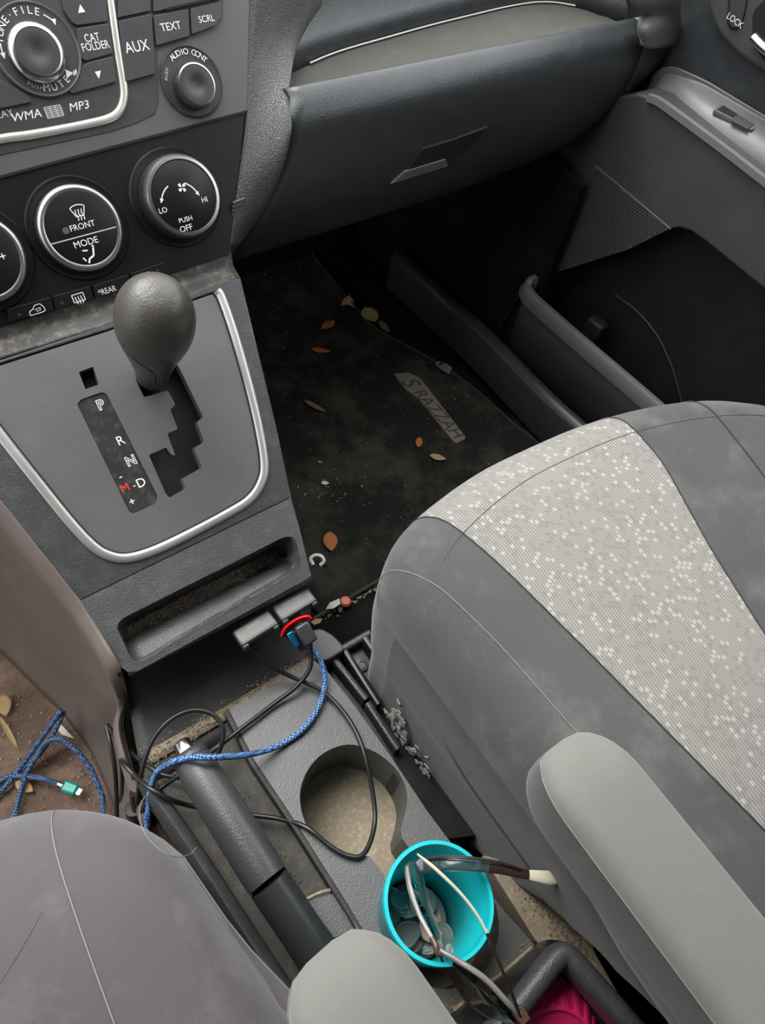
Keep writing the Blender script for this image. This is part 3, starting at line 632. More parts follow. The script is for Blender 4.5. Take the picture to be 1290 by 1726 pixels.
tube('stitch_line', sm_, .0005, M['gap'], kn, n=6)

# ------------------------------------------------------------------ lower console
lc = thing('lower_console', 'scuffed grey centre console with round cup holders between the front seats', 'console', (.12, .08, 0))
DK = Plane(V(.1, .1, .2), AX, V(0, 1, 0))
D_ = lambda pts: [DK.loc(u, v) for u, v in pts]
deck = D_([(386, 1197), (530, 1113), (549, 1128), (600, 1192), (660, 1276), (720, 1366), (780, 1446), (850, 1535), (905, 1596), (850, 1645), (770, 1705), (690, 1770), (640, 1700), (590, 1530), (500, 1388), (430, 1283)])
h1 = np.mean([DK.loc(508, 1340), DK.loc(686, 1346)], axis=0); c1 = DK.loc(597, 1346); c2 = DK.loc(748, 1552)
r1 = .0425; r2 = .0455
hole = D_([(623, 1443), (648, 1475), (651, 1492)])
a0 = math.atan2(*(DK.loc(651, 1492) - c2)[::-1]); a1 = math.atan2(*(DK.loc(700, 1448) - c2)[::-1])
if a1 > a0: a1 -= 2 * math.pi
cc2 = [c2 + r2 * np.array([math.cos(a0 + (a1 + 2 * math.pi - a0) * k / 22), math.sin(a0 + (a1 + 2 * math.pi - a0) * k / 22)]) for k in range(23)]
hole += cc2 + D_([(691, 1431), (678, 1413), (676, 1398)])
ring1 = D_([(684, 1370), (687, 1344), (680, 1316), (664, 1292), (640, 1272), (614, 1260), (588, 1255), (560, 1262), (535, 1278), (517, 1302), (507, 1330), (507, 1358), (515, 1386), (530, 1412), (554, 1430), (584, 1440)])
hole += cr(ring1, 3)
slab('deck', DK, deck, -.075, 0, M['deck'], lc, holes=[hole], bevel=.0025, seg=3)
slab('cup_holder_floor', DK, [np.mean(hole, axis=0) + (np.array(p) - np.mean(hole, axis=0)) * 1.06 for p in hole], -.085, -.068, M['sand'], lc, bevel=0)
# dark well below the lip, dirt line along the front of the deck, and the groove beside the handbrake
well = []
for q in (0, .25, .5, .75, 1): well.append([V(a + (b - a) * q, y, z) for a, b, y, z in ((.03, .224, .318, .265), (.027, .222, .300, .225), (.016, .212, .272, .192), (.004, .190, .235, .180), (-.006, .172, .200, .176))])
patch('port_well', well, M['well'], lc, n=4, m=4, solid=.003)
sweep('dirt_ridge', [pz(u, v, .186) for u, v in ((250, 1275), (320, 1235), (392, 1193), (460, 1152), (528, 1112))], [(-.006, -.004), (-.004, -.0015), (0, .0005), (.004, -.001), (.006, -.004)], M['sand'], lc, up=(0, 0, 1))
gp = [((236, 1290), (388, 1200)), ((262, 1345), (420, 1262)), ((330, 1445), (470, 1335)), ((420, 1580), (545, 1450)), ((500, 1700), (625, 1590)), ((560, 1800), (690, 1700))]
patch('brake_groove', [[pz(*a, .176), pz((a[0] + b[0]) / 2, (a[1] + b[1]) / 2, .172), pz(*b, .178)] for a, b in gp], M['groove'], lc, n=5, m=4, solid=.003)
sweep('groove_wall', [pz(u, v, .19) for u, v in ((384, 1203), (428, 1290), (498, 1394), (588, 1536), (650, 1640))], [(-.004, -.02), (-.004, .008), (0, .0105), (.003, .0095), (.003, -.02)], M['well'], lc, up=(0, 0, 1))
sweep('groove_rim', cr([pz(u, v, .196) for u, v in ((244, 1318), (262, 1345), (290, 1384), (340, 1458), (425, 1590), (500, 1705), (560, 1795))], 5), [(-.007, -.022), (-.008, 0), (-.005, .007), (.001, .009), (.006, .004), (.0075, -.022)], M['grain'], lc, up=(0, 0, 1))
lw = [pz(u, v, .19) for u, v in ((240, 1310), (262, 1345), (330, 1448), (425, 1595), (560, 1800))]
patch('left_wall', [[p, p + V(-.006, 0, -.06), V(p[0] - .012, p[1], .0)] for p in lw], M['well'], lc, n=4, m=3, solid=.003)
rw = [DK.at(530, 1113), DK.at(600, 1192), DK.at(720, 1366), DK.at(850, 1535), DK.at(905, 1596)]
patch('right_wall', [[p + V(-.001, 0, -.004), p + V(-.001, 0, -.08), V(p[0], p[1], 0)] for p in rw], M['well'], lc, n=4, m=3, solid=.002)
tube('dust_line', [pz(u, v, .2005) for u, v in ((898, 1597), (850, 1638), (800, 1676), (765, 1703))], .0016, M['sand'], lc, n=6)
slab('groove_patch', DK, D_([(520, 1515), (572, 1500), (612, 1560), (540, 1590)]), -.03, -.012, M['deck'], lc)
tube('dust_edge', [pz(u, v, .189) for u, v in ((512, 1518), (545, 1503), (575, 1502), (598, 1530), (606, 1550))], .0014, M['sand'], lc, n=6)
# rear storage bin
rb = thing('storage_bin', 'black grained open bin at the rear of the console holding a pink lid', 'bin', pz(960, 1700, .1))
rim = cr([pz(u, v, .247) for u, v in ((770, 1815), (826, 1752), (872, 1700), (912, 1650), (938, 1618), (952, 1608), (966, 1616), (1000, 1654), (1060, 1722), (1140, 1815))], 6)
sweep('bin_rim', rim, [(-.0075, -.02), (-.0085, -.004), (-.007, .003), (-.003, .0065), (.003, .0065), (.007, .003), (.0085, -.004), (.0075, -.02)], M['grain'], rb, up=(0, 0, 1))
fp = [(pz(906, 1592, .2), pz(950, 1588, .243)), (pz(850, 1642, .2), pz(905, 1640, .245)), (pz(800, 1678, .2), pz(860, 1692, .245)), (pz(740, 1730, .2), pz(800, 1770, .245))]
patch('front_face', [[a, (a + b) / 2 + V(0, .002, .002), b] for a, b in fp], M['gloss'], rb, n=3, m=3, solid=.002)
mk('corner_face', [pz(906, 1592, .2), pz(950, 1588, .243), pz(968, 1606, .243), pz(925, 1605, .19)], [(0, 1, 2, 3)], M['gloss'], rb, smooth=False, solid=.002)
inner = [p + V(0, 0, -.012) for p in rim[::4]]
grid_mesh('bin_wall', [[p, V(p[0], p[1], .10)] for p in inner], M['gloss'], rb, solid=.002)
mk('bin_floor', [V(p[0], p[1], .10) for p in inner], [tuple(range(len(inner)))], M['gloss'], rb, smooth=False, solid=.002)
pk = thing('pink_lid', 'bright pink ribbed plastic lid inside the rear console bin', 'lid', pz(930, 1760, .12))
pc = pz(908, 1752, .180); pax = nrm(V(-.15, -.45, .85))
lathe('ribbed_rim', [(.0, -.002), (.046, -.002), (.048, .0), (.048, .006), (.036, .022), (.033, .023), (.031, .019), (0, .019)], pc, pax, M['pink'], pk, n=120, ripple=(40, .018, 2, 4), smooth=False)
lathe('jar_body', [(0, -.05), (.041, -.05), (.043, -.045), (.044, -.004), (0, -.003)], pc, pax, M['pink'], pk, n=48)

# ------------------------------------------------------------------ handbrake
hb = thing('handbrake', 'dark handbrake lever with silver release button, lying in its console groove', 'handbrake', pz(500, 1560, .175))
H1, H2, H3, H4 = pz(316, 1268, .232), pz(452, 1486, .226), pz(548, 1628, .205), pz(600, 1720, .185)
def lev(name, A, B, prof, mat): ax_ = nrm(B - A); return lathe(name, prof, A, ax_, mat, hb, n=40, sx=1.0)
l1 = np.linalg.norm(H2 - H1)
lev('grip', H1, H2, [(.0, .0), (.0105, .0), (.0130, .0012), (.0146, .005), (.0150, .008), (.0146, .0085), (.0154, .012), (.0162, .03), (.0168, l1 * .5), (.0168, l1 * .9), (.0162, l1 - .0005), (.0, l1)], M['brake'])
l2 = np.linalg.norm(H3 - H2)
lev('sleeve', H2, H3, [(.0, .0), (.0160, .0008), (.0162, .004), (.0160, l2 * .6), (.0168, l2), (.0175, l2 + .04), (0, l2 + .04)], M['brake2'])
bt = lev('release_button', H1 - nrm(H2 - H1) * .0105, H1, [(0, 0), (.0060, 0), (.0074, .0012), (.0076, .012)], M['chrome'])

# ------------------------------------------------------------------ seats
def smin(a, b, k=.03):
    h = np.clip(.5 + .5 * (b - a) / k, 0, 1); return b * (1 - h) + a * h - k * h * (1 - h)
def cushion(root, front, xl, xr, yr, ztop, Rr, bps, mats, names, skirt, side_mat, zb=.10):
    """seat cushion: plan bounded by xl, xr and the front curve; bps(t) are the seam positions across"""
    fx, fy = np.array([p[0] for p in front]), np.array([p[1] for p in front])
    cs = cr([V(a, b, 0) for a, b in zip(fx, fy)], 8); fx, fy = np.array([p[0] for p in cs]), np.array([p[1] for p in cs])
    yf = lambda x: float(np.interp(x, fx, fy))
    def slope(x): return (yf(x + .004) - yf(x - .004)) / .008
    def pt(x, y):
        d = smin(x - xl, xr - x); d = smin(d, (yf(x) - y) / math.sqrt(1 + slope(x) ** 2)); d = max(d, 0)
        if x <= xl + 1e-6 or x >= xr - 1e-6 or y >= yf(x) - 1e-6: d = 0
        drop = Rr - math.sqrt(max(0, Rr * Rr - (Rr - min(d, Rr)) ** 2))
        return V(x, y, ztop(x, y) - drop)
    nt = 44; ts = [1 - (1 - k / nt) ** 2.0 for k in range(nt + 1)]
    B0 = bps(0); seams = {}
    for i in range(len(B0) - 1):
        n = 14 if i in (0, len(B0) - 2) else 16; G = []
        for t in ts:
            b = bps(t); x0, x1 = b[i], b[i + 1]; row = []
            for k in range(n + 1):
                q = k / n
                if i == 0: q = q * q
                if i == len(B0) - 2: q = 1 - (1 - q) ** 2
                x = x0 + (x1 - x0) * q; row.append(pt(x, yr + t * (yf(x) - yr)))
            G.append(row)
        grid_mesh(names[i], G, mats[i], root, solid=.0)
        seams[i] = [r[0] for r in G]; last = [r[-1] for r in G]; frow = G[-1]
        seams.setdefault('front', []); seams['front'] += frow
    seams['right'] = last
    # skirt
    def wall(name, pts, outs, mat):
        P = np.array(pts); T = np.gradient(P, axis=0); rows = []
        for p, t_ in zip(P, T):
            nn = nrm(V(-t_[1], t_[0], 0)); zl = float(np.interp(p[1], (-.17, -.10, -.05, .02), (.28, .225, .14, .05))); rw_ = []
            for o, dz, zf in outs:
                q = p + nn * o + V(0, 0, dz); q[2] = max(zl, q[2] if zf is None else zf); rw_.append(q)
            rows.append(rw_)
        return grid_mesh(name, [cr(r, 4) for r in rows], mat, root)
    wall('side_panel', seams[0], skirt, side_mat)
    wall('front_skirt', seams['front'], skirt, mats[0])
    wall('outer_skirt', seams['right'][::-1], [(a, b, c) for a, b, c in skirt], mats[0])
    return pt, yf, seams, ts

pseat = thing('passenger_seat', 'charcoal passenger seat with light grey patterned centre strip and armrest', 'seat', (.46, -.1, 0))
zE = .325
fpx = [(641, 1010), (645, 965), (661, 915), (686, 875), (720, 836), (780, 782), (850, 735), (950, 694), (1040, 676), (1130, 672), (1215, 682), (1290, 702)]
fr3 = [pz(u, v, zE) for u, v in fpx]
front = [(p[0], p[1]) for p in fr3]; front.append((.745, .03))
XL = front[0][0] - .004; front.insert(0, (XL, front[0][1] - .03)); XR = .745
def ztp(x, y):
    c = (x - .47) / .27; return .352 + .05 * (y - .2) - .016 * math.exp(-(c / .45) ** 2) + .010 * math.exp(-((abs(c) - .8) / .2) ** 2) - .035 * max(0, (y - .10) / .17) ** 3
def interp(t, pts): return float(np.interp(t, [p[0] for p in pts], [p[1] for p in pts]))
YR = -.42
def bp_p(t):
    i1 = interp(t, ((0, .36), (.45, .338), (.7, .322), (.85, .311), (.95, .302), (1, .297)))
    i2 = interp(t, ((0, .44), (.45, .455), (.7, .505), (.85, .540), (1, .560)))
    s1 = interp(t, ((0, .272), (.5, .268), (.8, .258), (.9, .250), (1, .236))); s2 = interp(t, ((0, .56), (.55, .575), (.8, .615), (1, .640)))
    return [XL, s1, i1, i2, s2, XR]
sk = [(0, 0, None), (.001, -.010, None), (.001, -.024, None), (-.001, -.048, None), (-.004, -.078, None), (-.008, -.105, None), (-.012, 0, .12), (-.018, 0, .06)]
pt, yf, seams, ts = cushion(pseat, front, XL, XR, YR, ztp, .045, bp_p, [M['seat'], M['seat'], M['insert'], M['seat'], M['seat']], ['bolster', 'cushion_panel', 'patterned_insert', 'cushion_panel', 'bolster'], sk, M['seat_side'])
for i, m_ in ((1, 'thread'), (2, 'seam'), (3, 'seam'), (4, 'seam')):
    tube('seam', [p + V(0, 0, .0004) for p in seams[i][4::2]], .00045 if i == 1 else .0008, M[m_], pseat, n=6, sm=2)
fs_ = [pt(x, yf(x) - .055) + V(0, 0, .0003) for x in np.linspace(.235, .70, 24)]
tube('front_seam', fs_, .00035, M['seam2'], pseat, n=6, sm=2)
# welt and side panel seams
def sidepath(dz, out, y0, y1, n=10, bend=0): return [V(XL - out, y, .318 + .05 * (y - .2) - dz + bend * max(0, (y - (y1 - .12)) / .12) ** 2) for y in np.linspace(y0, y1, n)]
tube('side_seam', sidepath(.020, -.001, -.4, .13, bend=.008), .0009, M['seam'], pseat, n=6)
tube('side_welt', sidepath(.080, -.0035, -.05, .135, bend=.070), .0020, M['seat_side'], pseat, n=8)
random.seed(3)
vs, fs = [], []
for k in range(60):
    q_ = random.random(); c_ = px(658 + 62 * q_ + random.gauss(0, 7), 1195 + 112 * q_ + random.gauss(0, 7), XL + .0055 + .002 * random.random()); o_ = len(vs); s_ = .0016 + .0028 * random.random()
    for q in range(4): a_ = q * 1.57 + random.random(); vs.append(c_ + V(-.003 * random.random(), s_ * math.cos(a_) * 1.4, s_ * math.sin(a_)))
    fs.append((o_, o_ + 1, o_ + 2, o_ + 3))
fo_ = mk('torn_foam', vs, fs, M['foam'], pseat, smooth=False, solid=.0012, label='torn side lining with pale foam showing'); fo_['kind'] = 'stuff'
def backrest(root, x0, x1, y, mat):
    rows = []
    for k in range(9):
        q = k / 8; z = .30 + .62 * q; yy = y - .22 * q; w = 1 - .12 * q ** 2 - .25 * max(0, q - .85)
        xm, hw = (x0 + x1) / 2, (x1 - x0) / 2 * w; sec = []
        for j in range(25):
            a = 2 * math.pi * j / 24; c_, s_ = math.cos(a), math.sin(a)
            sec.append(V(xm + hw * np.sign(c_) * abs(c_) ** .35, yy - .06 + (.06 if k not in (0, 8) else .04) * np.sign(s_) * abs(s_) ** .6, z))
        rows.append(sec)
    grid_mesh('backrest', rows, mat, root); mk('backrest_top', rows[-1][:-1], [tuple(range(24))], mat, root)
backrest(pseat, .23, .73, -.36, M['seat'])
def armrest(root, top_c, wid, hgt, L_, pitch, mats, yaw=0.0, tip=.035):
    """padded armrest from its front end (top_c) backwards"""
    d_ = nrm(V(math.sin(yaw), -math.cos(yaw), pitch)); s = nrm(np.cross(d_, V(0, 0, 1))); s = -s if s[0] < 0 else s; u = np.cross(s, d_); u = u if u[2] > 0 else -u
    rows, srows = [], []; N = 26
    for k in range(N + 1):
        q = (k / N) ** 1.6 * L_; e = min(1, q / tip); r_ = math.sqrt(max(0, 1 - (1 - e) ** 2)); r_ = max(r_, .02); row = []
        hh = hgt * (.35 + .65 * r_)
        for j in range(33):
            a = 2 * math.pi * j / 32; c_, s_ = math.cos(a), math.sin(a)
            row.append(top_c + d_ * q + s * (wid / 2 * (.30 + .70 * r_) if k else wid / 2 * .25) * np.sign(c_) * abs(c_) ** .42 + u * (-hgt / 2 + hh / 2 * np.sign(s_) * abs(s_) ** .5))
        rows.append(row)
    body = grid_mesh('armrest', [r[2:15] for r in rows], mats[0], root); mk('armrest_nose', rows[0][:-1], [tuple(range(32))], mats[0], body)
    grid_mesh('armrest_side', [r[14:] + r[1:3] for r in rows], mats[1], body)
    for j, m_ in ((14, 'thread'), (2, 'thread')):
        tube('armrest_seam', [r[j] + u * .0003 for r in rows[1::2]], .0004, M[m_], body, n=6, sm=2)
    low = []
    for k in range(10):
        q = .035 + (L_ - .035) * k / 9; e = min(1, k / 2.0); row = []
        for j in range(17):
            a = math.pi * j / 16
            row.append(top_c + d_ * q + s * (wid / 2 * .93) * math.cos(a) - u * (hgt * .72 + (.035 * min(1, e) + .02 * min(1, k / 5)) * math.sin(a) ** .6))
        low.append(row)
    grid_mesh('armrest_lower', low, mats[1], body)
    return body
armrest(pseat, pz(958, 1238, .458), .060, .058, .36, -.02, (M['arm'], M['arm_shaded']), yaw=-.03)

dseat = thing('driver_seat', 'purple-grey driver seat cushion with stitched seam and padded armrest', 'seat', (-.24, -.2, 0))
zD = .335
dpx = [(-250, 1420), (-120, 1368), (0, 1348), (90, 1346), (200, 1372), (290, 1425), (350, 1500), (395, 1570)]
dfr = [pz(u, v, zD) for u, v in dpx]; front = [(p[0], p[1]) for p in dfr]
XRd = front[-1][0] + .012; XLd = front[0][0] - .10
front = [(XLd, front[0][1] - .10)] + front + [(XRd, front[-1][1] - .05)]
front = sorted(front, key=lambda p: p[0])
seam_top = [pz(90, 1346, .338), pz(130, 1450, .368), pz(165, 1560, .375), pz(205, 1726, .375)]
print('driver front', [tuple(np.round(p, 3)) for p in front], [tuple(np.round(p, 3)) for p in seam_top])
def ztd(x, y): return .378 + .04 * (y - .1) - .03 * max(0, (y - .05) / .12) ** 3
def bp_d(t):
    s2 = interp(t, ((0, -.075), (.6, -.075), (1, -.058))); s1 = interp(t, ((0, -.33), (1, -.33)))
    return [XLd, s1, s2, XRd]
ptd, yfd, sd, tsd = cushion(dseat, front, XLd, XRd, -.45, ztd, .045, bp_d, [M['seat_drv']] * 3, ['bolster', 'cushion_panel', 'bolster'], sk, M['seat_side'])
tube('seam', [p + V(0, 0, .0004) for p in sd[2][2::2]], .00045, M['thread'], dseat, n=6, sm=2)
tube('cross_seam', [ptd(x, y) + V(0, 0, .0001) for x, y in ((-.22, .045), (-.18, .058), (-.14, .075), (-.10, .097), (-.078, .112))], .0003, M['seam2'], dseat, n=6)
backrest(dseat, -.47, .0, -.40, M['seat_drv'])
armrest(dseat, pz(545, 1600, .452), .066, .058, .36, -.02, (M['arm'], M['arm_shaded']), yaw=.04)

# ------------------------------------------------------------------ passenger door
door = bpy.data.objects.new('door_1', None); door.location = (.86, .3, 0); COL.objects.link(door); door['kind'] = 'structure'
door['label'] = 'dark passenger door panel with armrest, speaker grille and map pocket'
DR = Plane(V(.82, .3, .4), V(0, -1, 0), V(0, 0, 1)); DU = Plane(V(.885, .3, .6), V(0, -1, 0), V(0, 0, 1))
pan = DR.poly([(1072, 158), (1105, 166), (1150, 196), (1290, 302), (1500, 460), (1500, 650), (1290, 489), (1190, 408), (1165, 390), (1145, 384), (1128, 387), (1060, 421), (960, 453), (890, 474), (800, 505), (790, 380), (1000, 170)])
pan[4] = np.array([.80, pan[3][1]]); pan[5] = np.array([.80, pan[6][1]])
slab('lower_panel', DR, pan, -.055, 0, M['door'], door, bevel=.003, seg=3)
sp2 = DR.poly([(1005, 280), (1130, 385), (1060, 420), (960, 452), (885, 473), (905, 400)])
gr = slab('speaker_grille', DR, sp2, -.002, .0012, M['grille'], door, bevel=.0004)
mn, mx = np.min(sp2, axis=0), np.max(sp2, axis=0)
def inside(p, poly):
    r = False; j = len(poly) - 1
    for i in range(len(poly)):
        a, b = poly[i], poly[j]
        if (a[1] > p[1]) != (b[1] > p[1]) and p[0] < (b[0] - a[0]) * (p[1] - a[1]) / (b[1] - a[1]) + a[0]: r = not r
        j = i
    return r
pit = .0042; pol = []
for i in range(int((mx[0] - mn[0]) / pit) + 2):
    for j in range(int((mx[1] - mn[1]) / (pit * .87)) + 2):
        c_ = np.array([mn[0] + i * pit + (j % 2) * pit / 2, mn[1] + j * pit * .87])
        if all(inside(c_ + np.array(q) * .0018, sp2) for q in ((1, 0), (-1, 0), (0, 1), (0, -1))): pol.append(ringpoly(c_, .00135, 6))
gh = flat('grille_holes', DR, pol, M['dot'], gr, .0014); gh['kind'] = 'stuff'
tube('grille_edge', [DR.at(u, v, .001) for u, v in ((1004, 279), (1068, 333), (1131, 386))], .0009, M['door_arm'], door, n=6)
sweep('panel_ridge', cr([DR.at(u, v, .001) for u, v in ((1094, 164), (1112, 171), (1150, 198), (1220, 250), (1290, 304), (1480, 450))], 6), [(-.004, -.004), (-.005, .001), (-.002, .004), (.003, .003), (.004, -.004)], M['door_arm'], door, up=(0, 0, 1))
rows = []
for y, xi, dz in ((.535, .882, .02), (.525, .872, .010), (.51, .861, .004), (.49, .852, .002), (.46, .846, 0), (.42, .843, 0), (.3, .842, 0), (.1, .842, 0), (-.3, .842, 0)):
    rows.append([V(min(.88, xi + a), y, z - dz) for a, z in ((.020, .456), (.006, .460), (.0, .468), (.002, .479), (.008, .487), (.016, .492), (.026, .495), (.036, .498), (.046, .503))])
patch('armrest', rows, M['door_arm'], door, n=4, m=4, solid=.003)
AR = Plane(V(.85, .35, .4940), V(0, -1, .0), V(1, 0, .04))
sw = slab('switch_bezel', AR, fillet(AR.poly([(1203, 185), (1221, 173), (1283, 210), (1268, 220)]), .002), -.004, .0008, M['door_arm'], door)
slab('switch_well', AR, fillet(AR.poly([(1208, 186), (1222, 177), (1276, 209), (1264, 215)]), .001), -.003, .0012, M['gap'], sw, bevel=0)
slab('window_switch', AR, fillet(AR.poly([(1232, 201), (1245, 192), (1272, 209), (1262, 217)], .0016), .001), .0, .0016, M['door'], sw)
slab('upper_panel', DU, [np.array(q) for q in ((-.55, .12), (-.55, -.14), (.80, -.14), (.80, .12))], -.004, 0, M['dash'], door, bevel=0)
up = slab('handle_surround', DU, fillet(DU.poly([(1200, -80), (1203, 20), (1218, 56), (1250, 90), (1310, 130), (1420, 170), (1420, -80)]), .02), -.002, .010, M['door'], door, bevel=.006, seg=4)
lk = slab('lock_slot', DU, fillet(DU.poly([(1231, -30), (1264, -30), (1256, 25), (1248, 47), (1236, 52), (1226, 44), (1226, 25)], .011), .006), .008, .0112, M['gap'], up, bevel=0)
slab('lock_knob', DU, fillet(DU.poly([(1233, -30), (1262, -30), (1254, 24), (1247, 44), (1237, 49), (1229, 42), (1229, 24)], .013), .006), .009, .0125, M['radio_dark'], up, bevel=.0008)
text('lettering', 'LOCK', DU, DU.loc(1239, 35, .013), .0085, M['white'], up, .0129, rot=-.12)
slab('handle_recess', DU, fillet(DU.poly([(1268, 20), (1300, -10), (1400, 0), (1400, 150), (1330, 130), (1285, 100), (1270, 70)], .011), .008), .009, .0113, M['gap'], up, bevel=0)
sweep('door_handle', cr([DU.at(u, v, .016) for u, v in ((1272, 62), (1290, 80), (1320, 102), (1370, 130))], 5), circ(.008, 12, 1, .7), M['chrome'], up)
# map pocket
lipx = [px(908, 466, .80), px(893, 474, .784)] + [px(u, v, .778) for u, v in ((896, 493), (940, 534), (1000, 586), (1060, 637), (1110, 680), (1200, 758), (1330, 870))]
lipp = cr(lipx, 5)
sweep('pocket_lip', lipp, [(-.006, -.02), (-.0065, -.002), (-.004, .003), (.003, .004), (.0065, .0), (.007, -.02)], M['door_arm'], door, up=(0, 0, 1))
grid_mesh('pocket_wall', [[p + V(0, 0, -.004), V(p[0] + .004, p[1], .08), V(p[0] + .02, p[1], -.005)] for p in lipp], M['pocket'], door, solid=.004)
quad_ = [V(.876, .62, .03), V(.876, -.35, .03), V(.876, -.35, .44), V(.876, .62, .44)]
mk('pocket_back', quad_, [(0, 1, 2, 3)], M['pocket'], door, smooth=False, solid=.003)
mk('pocket_floor', [V(.785, .60, .06), V(.785, -.35, .06), V(.876, -.35, .06), V(.876, .60, .06)], [(0, 1, 2, 3)], M['pocket'], door, smooth=False, solid=.003)
mk('pocket_front', [V(.783, .548, .19), V(.876, .50, .25), V(.876, .56, .06), V(.785, .575, .06)], [(0, 1, 2, 3)], M['pocket'], door, smooth=False, solid=.003)
tube('bottle_ridge', [px(u, v, .872) for u, v in ((1038, 497), (1075, 525), (1108, 565), (1130, 610), (1143, 650), (1152, 690))], .0014, M['door'], door, n=6)
rbox('pocket_rib', px(1003, 556, .835), V(0, 1, 0), V(0, 0, 1), (.03, .035, .02), M['pocket'], door, bev=.004)

# ------------------------------------------------------------------ floor mat
mat_ = thing('floor_mat', 'worn black carpet floor mat with dust and a tan lettered badge', 'floor mat', (.5, .6, 0))
MT = Plane(V(.5, .6, 0), AX, V(0, 1, 0))
redge = [(505, 400), (520, 420), (560, 470), (590, 506), (625, 546), (660, 568), (700, 590), (745, 616), (800, 655), (870, 717)]
mpol = [MT.loc(u, v, .006) for u, v in redge] + [np.array(q) for q in ((.245, -.14), (.245, -.279), (-.23, -.279), (-.24, .30), (-.10, .38))]
slab('mat_carpet', MT, mpol, 0, .006, M['mat'], mat_, bevel=.002)
tube('binding', [MT.at(u, v, .007) for u, v in redge] + [V(.742, .36, .007)], .0018, M['matedge'], mat_, n=6, sm=4)
tube('rear_binding', [V(x, .322, .007) for x in (.26, .4, .55, .72)], .0028, M['matedge'], mat_, n=6, sm=3)
bd = slab('badge', MT, fillet(MT.poly([(664, 630), (690, 628), (708, 637), (728, 662), (787, 739), (768, 748), (706, 672), (684, 656)], .008), .006), .005, .0085, plastic('tan_badge', (.15, .13, .095), .8, .2, 500, dust=.5, dcol=(.24, .21, .16), dsc=80), mat_)
dv = MT.loc(778, 742, .009) - MT.loc(690, 645, .009); rot = math.atan2(dv[1], dv[0])
bk = plain('badge_letter', (.045, .038, .028), .9)
text('lettering', 'S', MT, MT.loc(692, 646, .009), .042, bk, mat_, .0088, rot=rot, shear=.3)
text('lettering', 'RAZZAH', MT, MT.loc(739, 697, .009), .032, bk, mat_, .0088, rot=rot, sx=.92, shear=.2)
hk = thing('mat_hook', 'small pale hook beside the console edge on the black mat', 'hook', pz(535, 948, .006))
tube('hook_ring', [cam(u, v, .80) for u, v in ((528, 952), (524, 942), (532, 936), (542, 938), (546, 946), (540, 953))], .0022, M['paper'], hk, n=8)
tube('hook_pin', [cam(533, 945, .80), cam(540, 951, .802), cam(552, 953, .803)], .002, M['gap'], hk, n=6)

# ------------------------------------------------------------------ leaves and litter
def leaf(name, u, v, L_, ang, wr, mat, label, z=.008, curl=.15, cat='leaf', tilt=0.0):
    c_ = pz(u, v, z); a = math.radians(ang); p2 = pz(u + math.cos(a) * L_ / 2, v + math.sin(a) * L_ / 2, z); p1 = pz(u - math.cos(a) * L_ / 2, v - math.sin(a) * L_ / 2, z)
    d_ = p2 - p1; l = np.linalg.norm(d_); d_ = d_ / l; s = np.cross(V(0, 0, 1), d_); up = V(0, 0, 1); vs = []; fs = []; n = 8
    for i in range(n + 1):
        q = i / n; w = l * wr * (math.sin(math.pi * q ** .85) ** .8) / 2 + .0002
        for j, sd_ in enumerate((-1, -.5, 0, .5, 1)):
            vs.append(p1 + d_ * l * q + s * w * sd_ + up * (.0015 + l * curl * (abs(sd_) ** 2 * .35 * (w / (l * wr + 1e-6)) + (q - .5) ** 2 * .8) + tilt * q * l))
    for i in range(n):
        for j in range(4): fs.append((i * 5 + j, i * 5 + j + 1, i * 5 + 6 + j, i * 5 + 5 + j))
    o = mk(name, vs, fs, mat, None, solid=.0006); return tag(o, label, cat)
leaf('fallen_leaf', 557, 914, 33, 84, .62, M['leaf1'], 'rust teardrop leaf lying on the mat near the cubby corner')
leaf('fallen_leaf', 553, 549, 26, 150, .5, M['leaf1'], 'small rust leaf left of the curled leaves at the mat edge')
leaf('fallen_leaf', 541, 592, 32, 8, .36, M['leaf1'], 'narrow rust leaf lying crosswise below the leaf cluster')
leaf('fallen_leaf', 586, 517, 34, 98, .42, M['leaf2'], 'tan leaf standing upright at the top of the leaf cluster', tilt=-.2)
leaf('fallen_leaf', 624, 534, 30, 55, .75, M['leaf4'], 'olive curled leaf at the edge of the mat', curl=.5)
leaf('fallen_leaf', 648, 552, 26, 50, .4, M['leaf3'], 'brown leaf just right of the olive curled leaf')
leaf('fallen_leaf', 531, 688, 40, 28, .20, M['leaf3'], 'thin brown rolled leaf in the middle of the mat', curl=.5)
leaf('fallen_leaf', 706, 747, 17, 100, .5, M['leaf1'], 'tiny orange leaf chip below the lettered badge')
leaf('fallen_leaf', 738, 772, 28, 14, .45, M['leaf2'], 'pale tan leaf next to the front of the passenger seat')
leaf('fallen_leaf', 540, 780, 9, 0, .5, M['leaf1'], 'smallest orange leaf flake near the left mat edge')
leaf('fallen_leaf', 8, 1190, 36, 80, .6, M['leaf2'], 'tan leaf on the brown carpet by the driver side', z=.004)
leaf('twig', 16, 1236, 62, 60, .11, M['leaf2'], 'orange brown stalk below the tan leaf on the brown carpet', z=.004, cat='twig')
leaf('fallen_leaf', 42, 1326, 34, 30, .5, M['leaf2'], 'torn tan leaf under the blue cable on the brown carpet', z=.004)
leaf('fallen_leaf', 652, 1018, 20, 95, .7, M['leaf2'], 'tan dirt flake stuck on the corner of the passenger seat', z=.30) if False else None
def scrap(name, pts, z, mat, label, cat, thick=.0015, jag=.0):
    P = [pz(u, v, z + random.uniform(0, jag)) for u, v in pts]
    return tag(mk(name, P, [tuple(range(len(P)))], mat, None, smooth=False, solid=thick), label, cat)
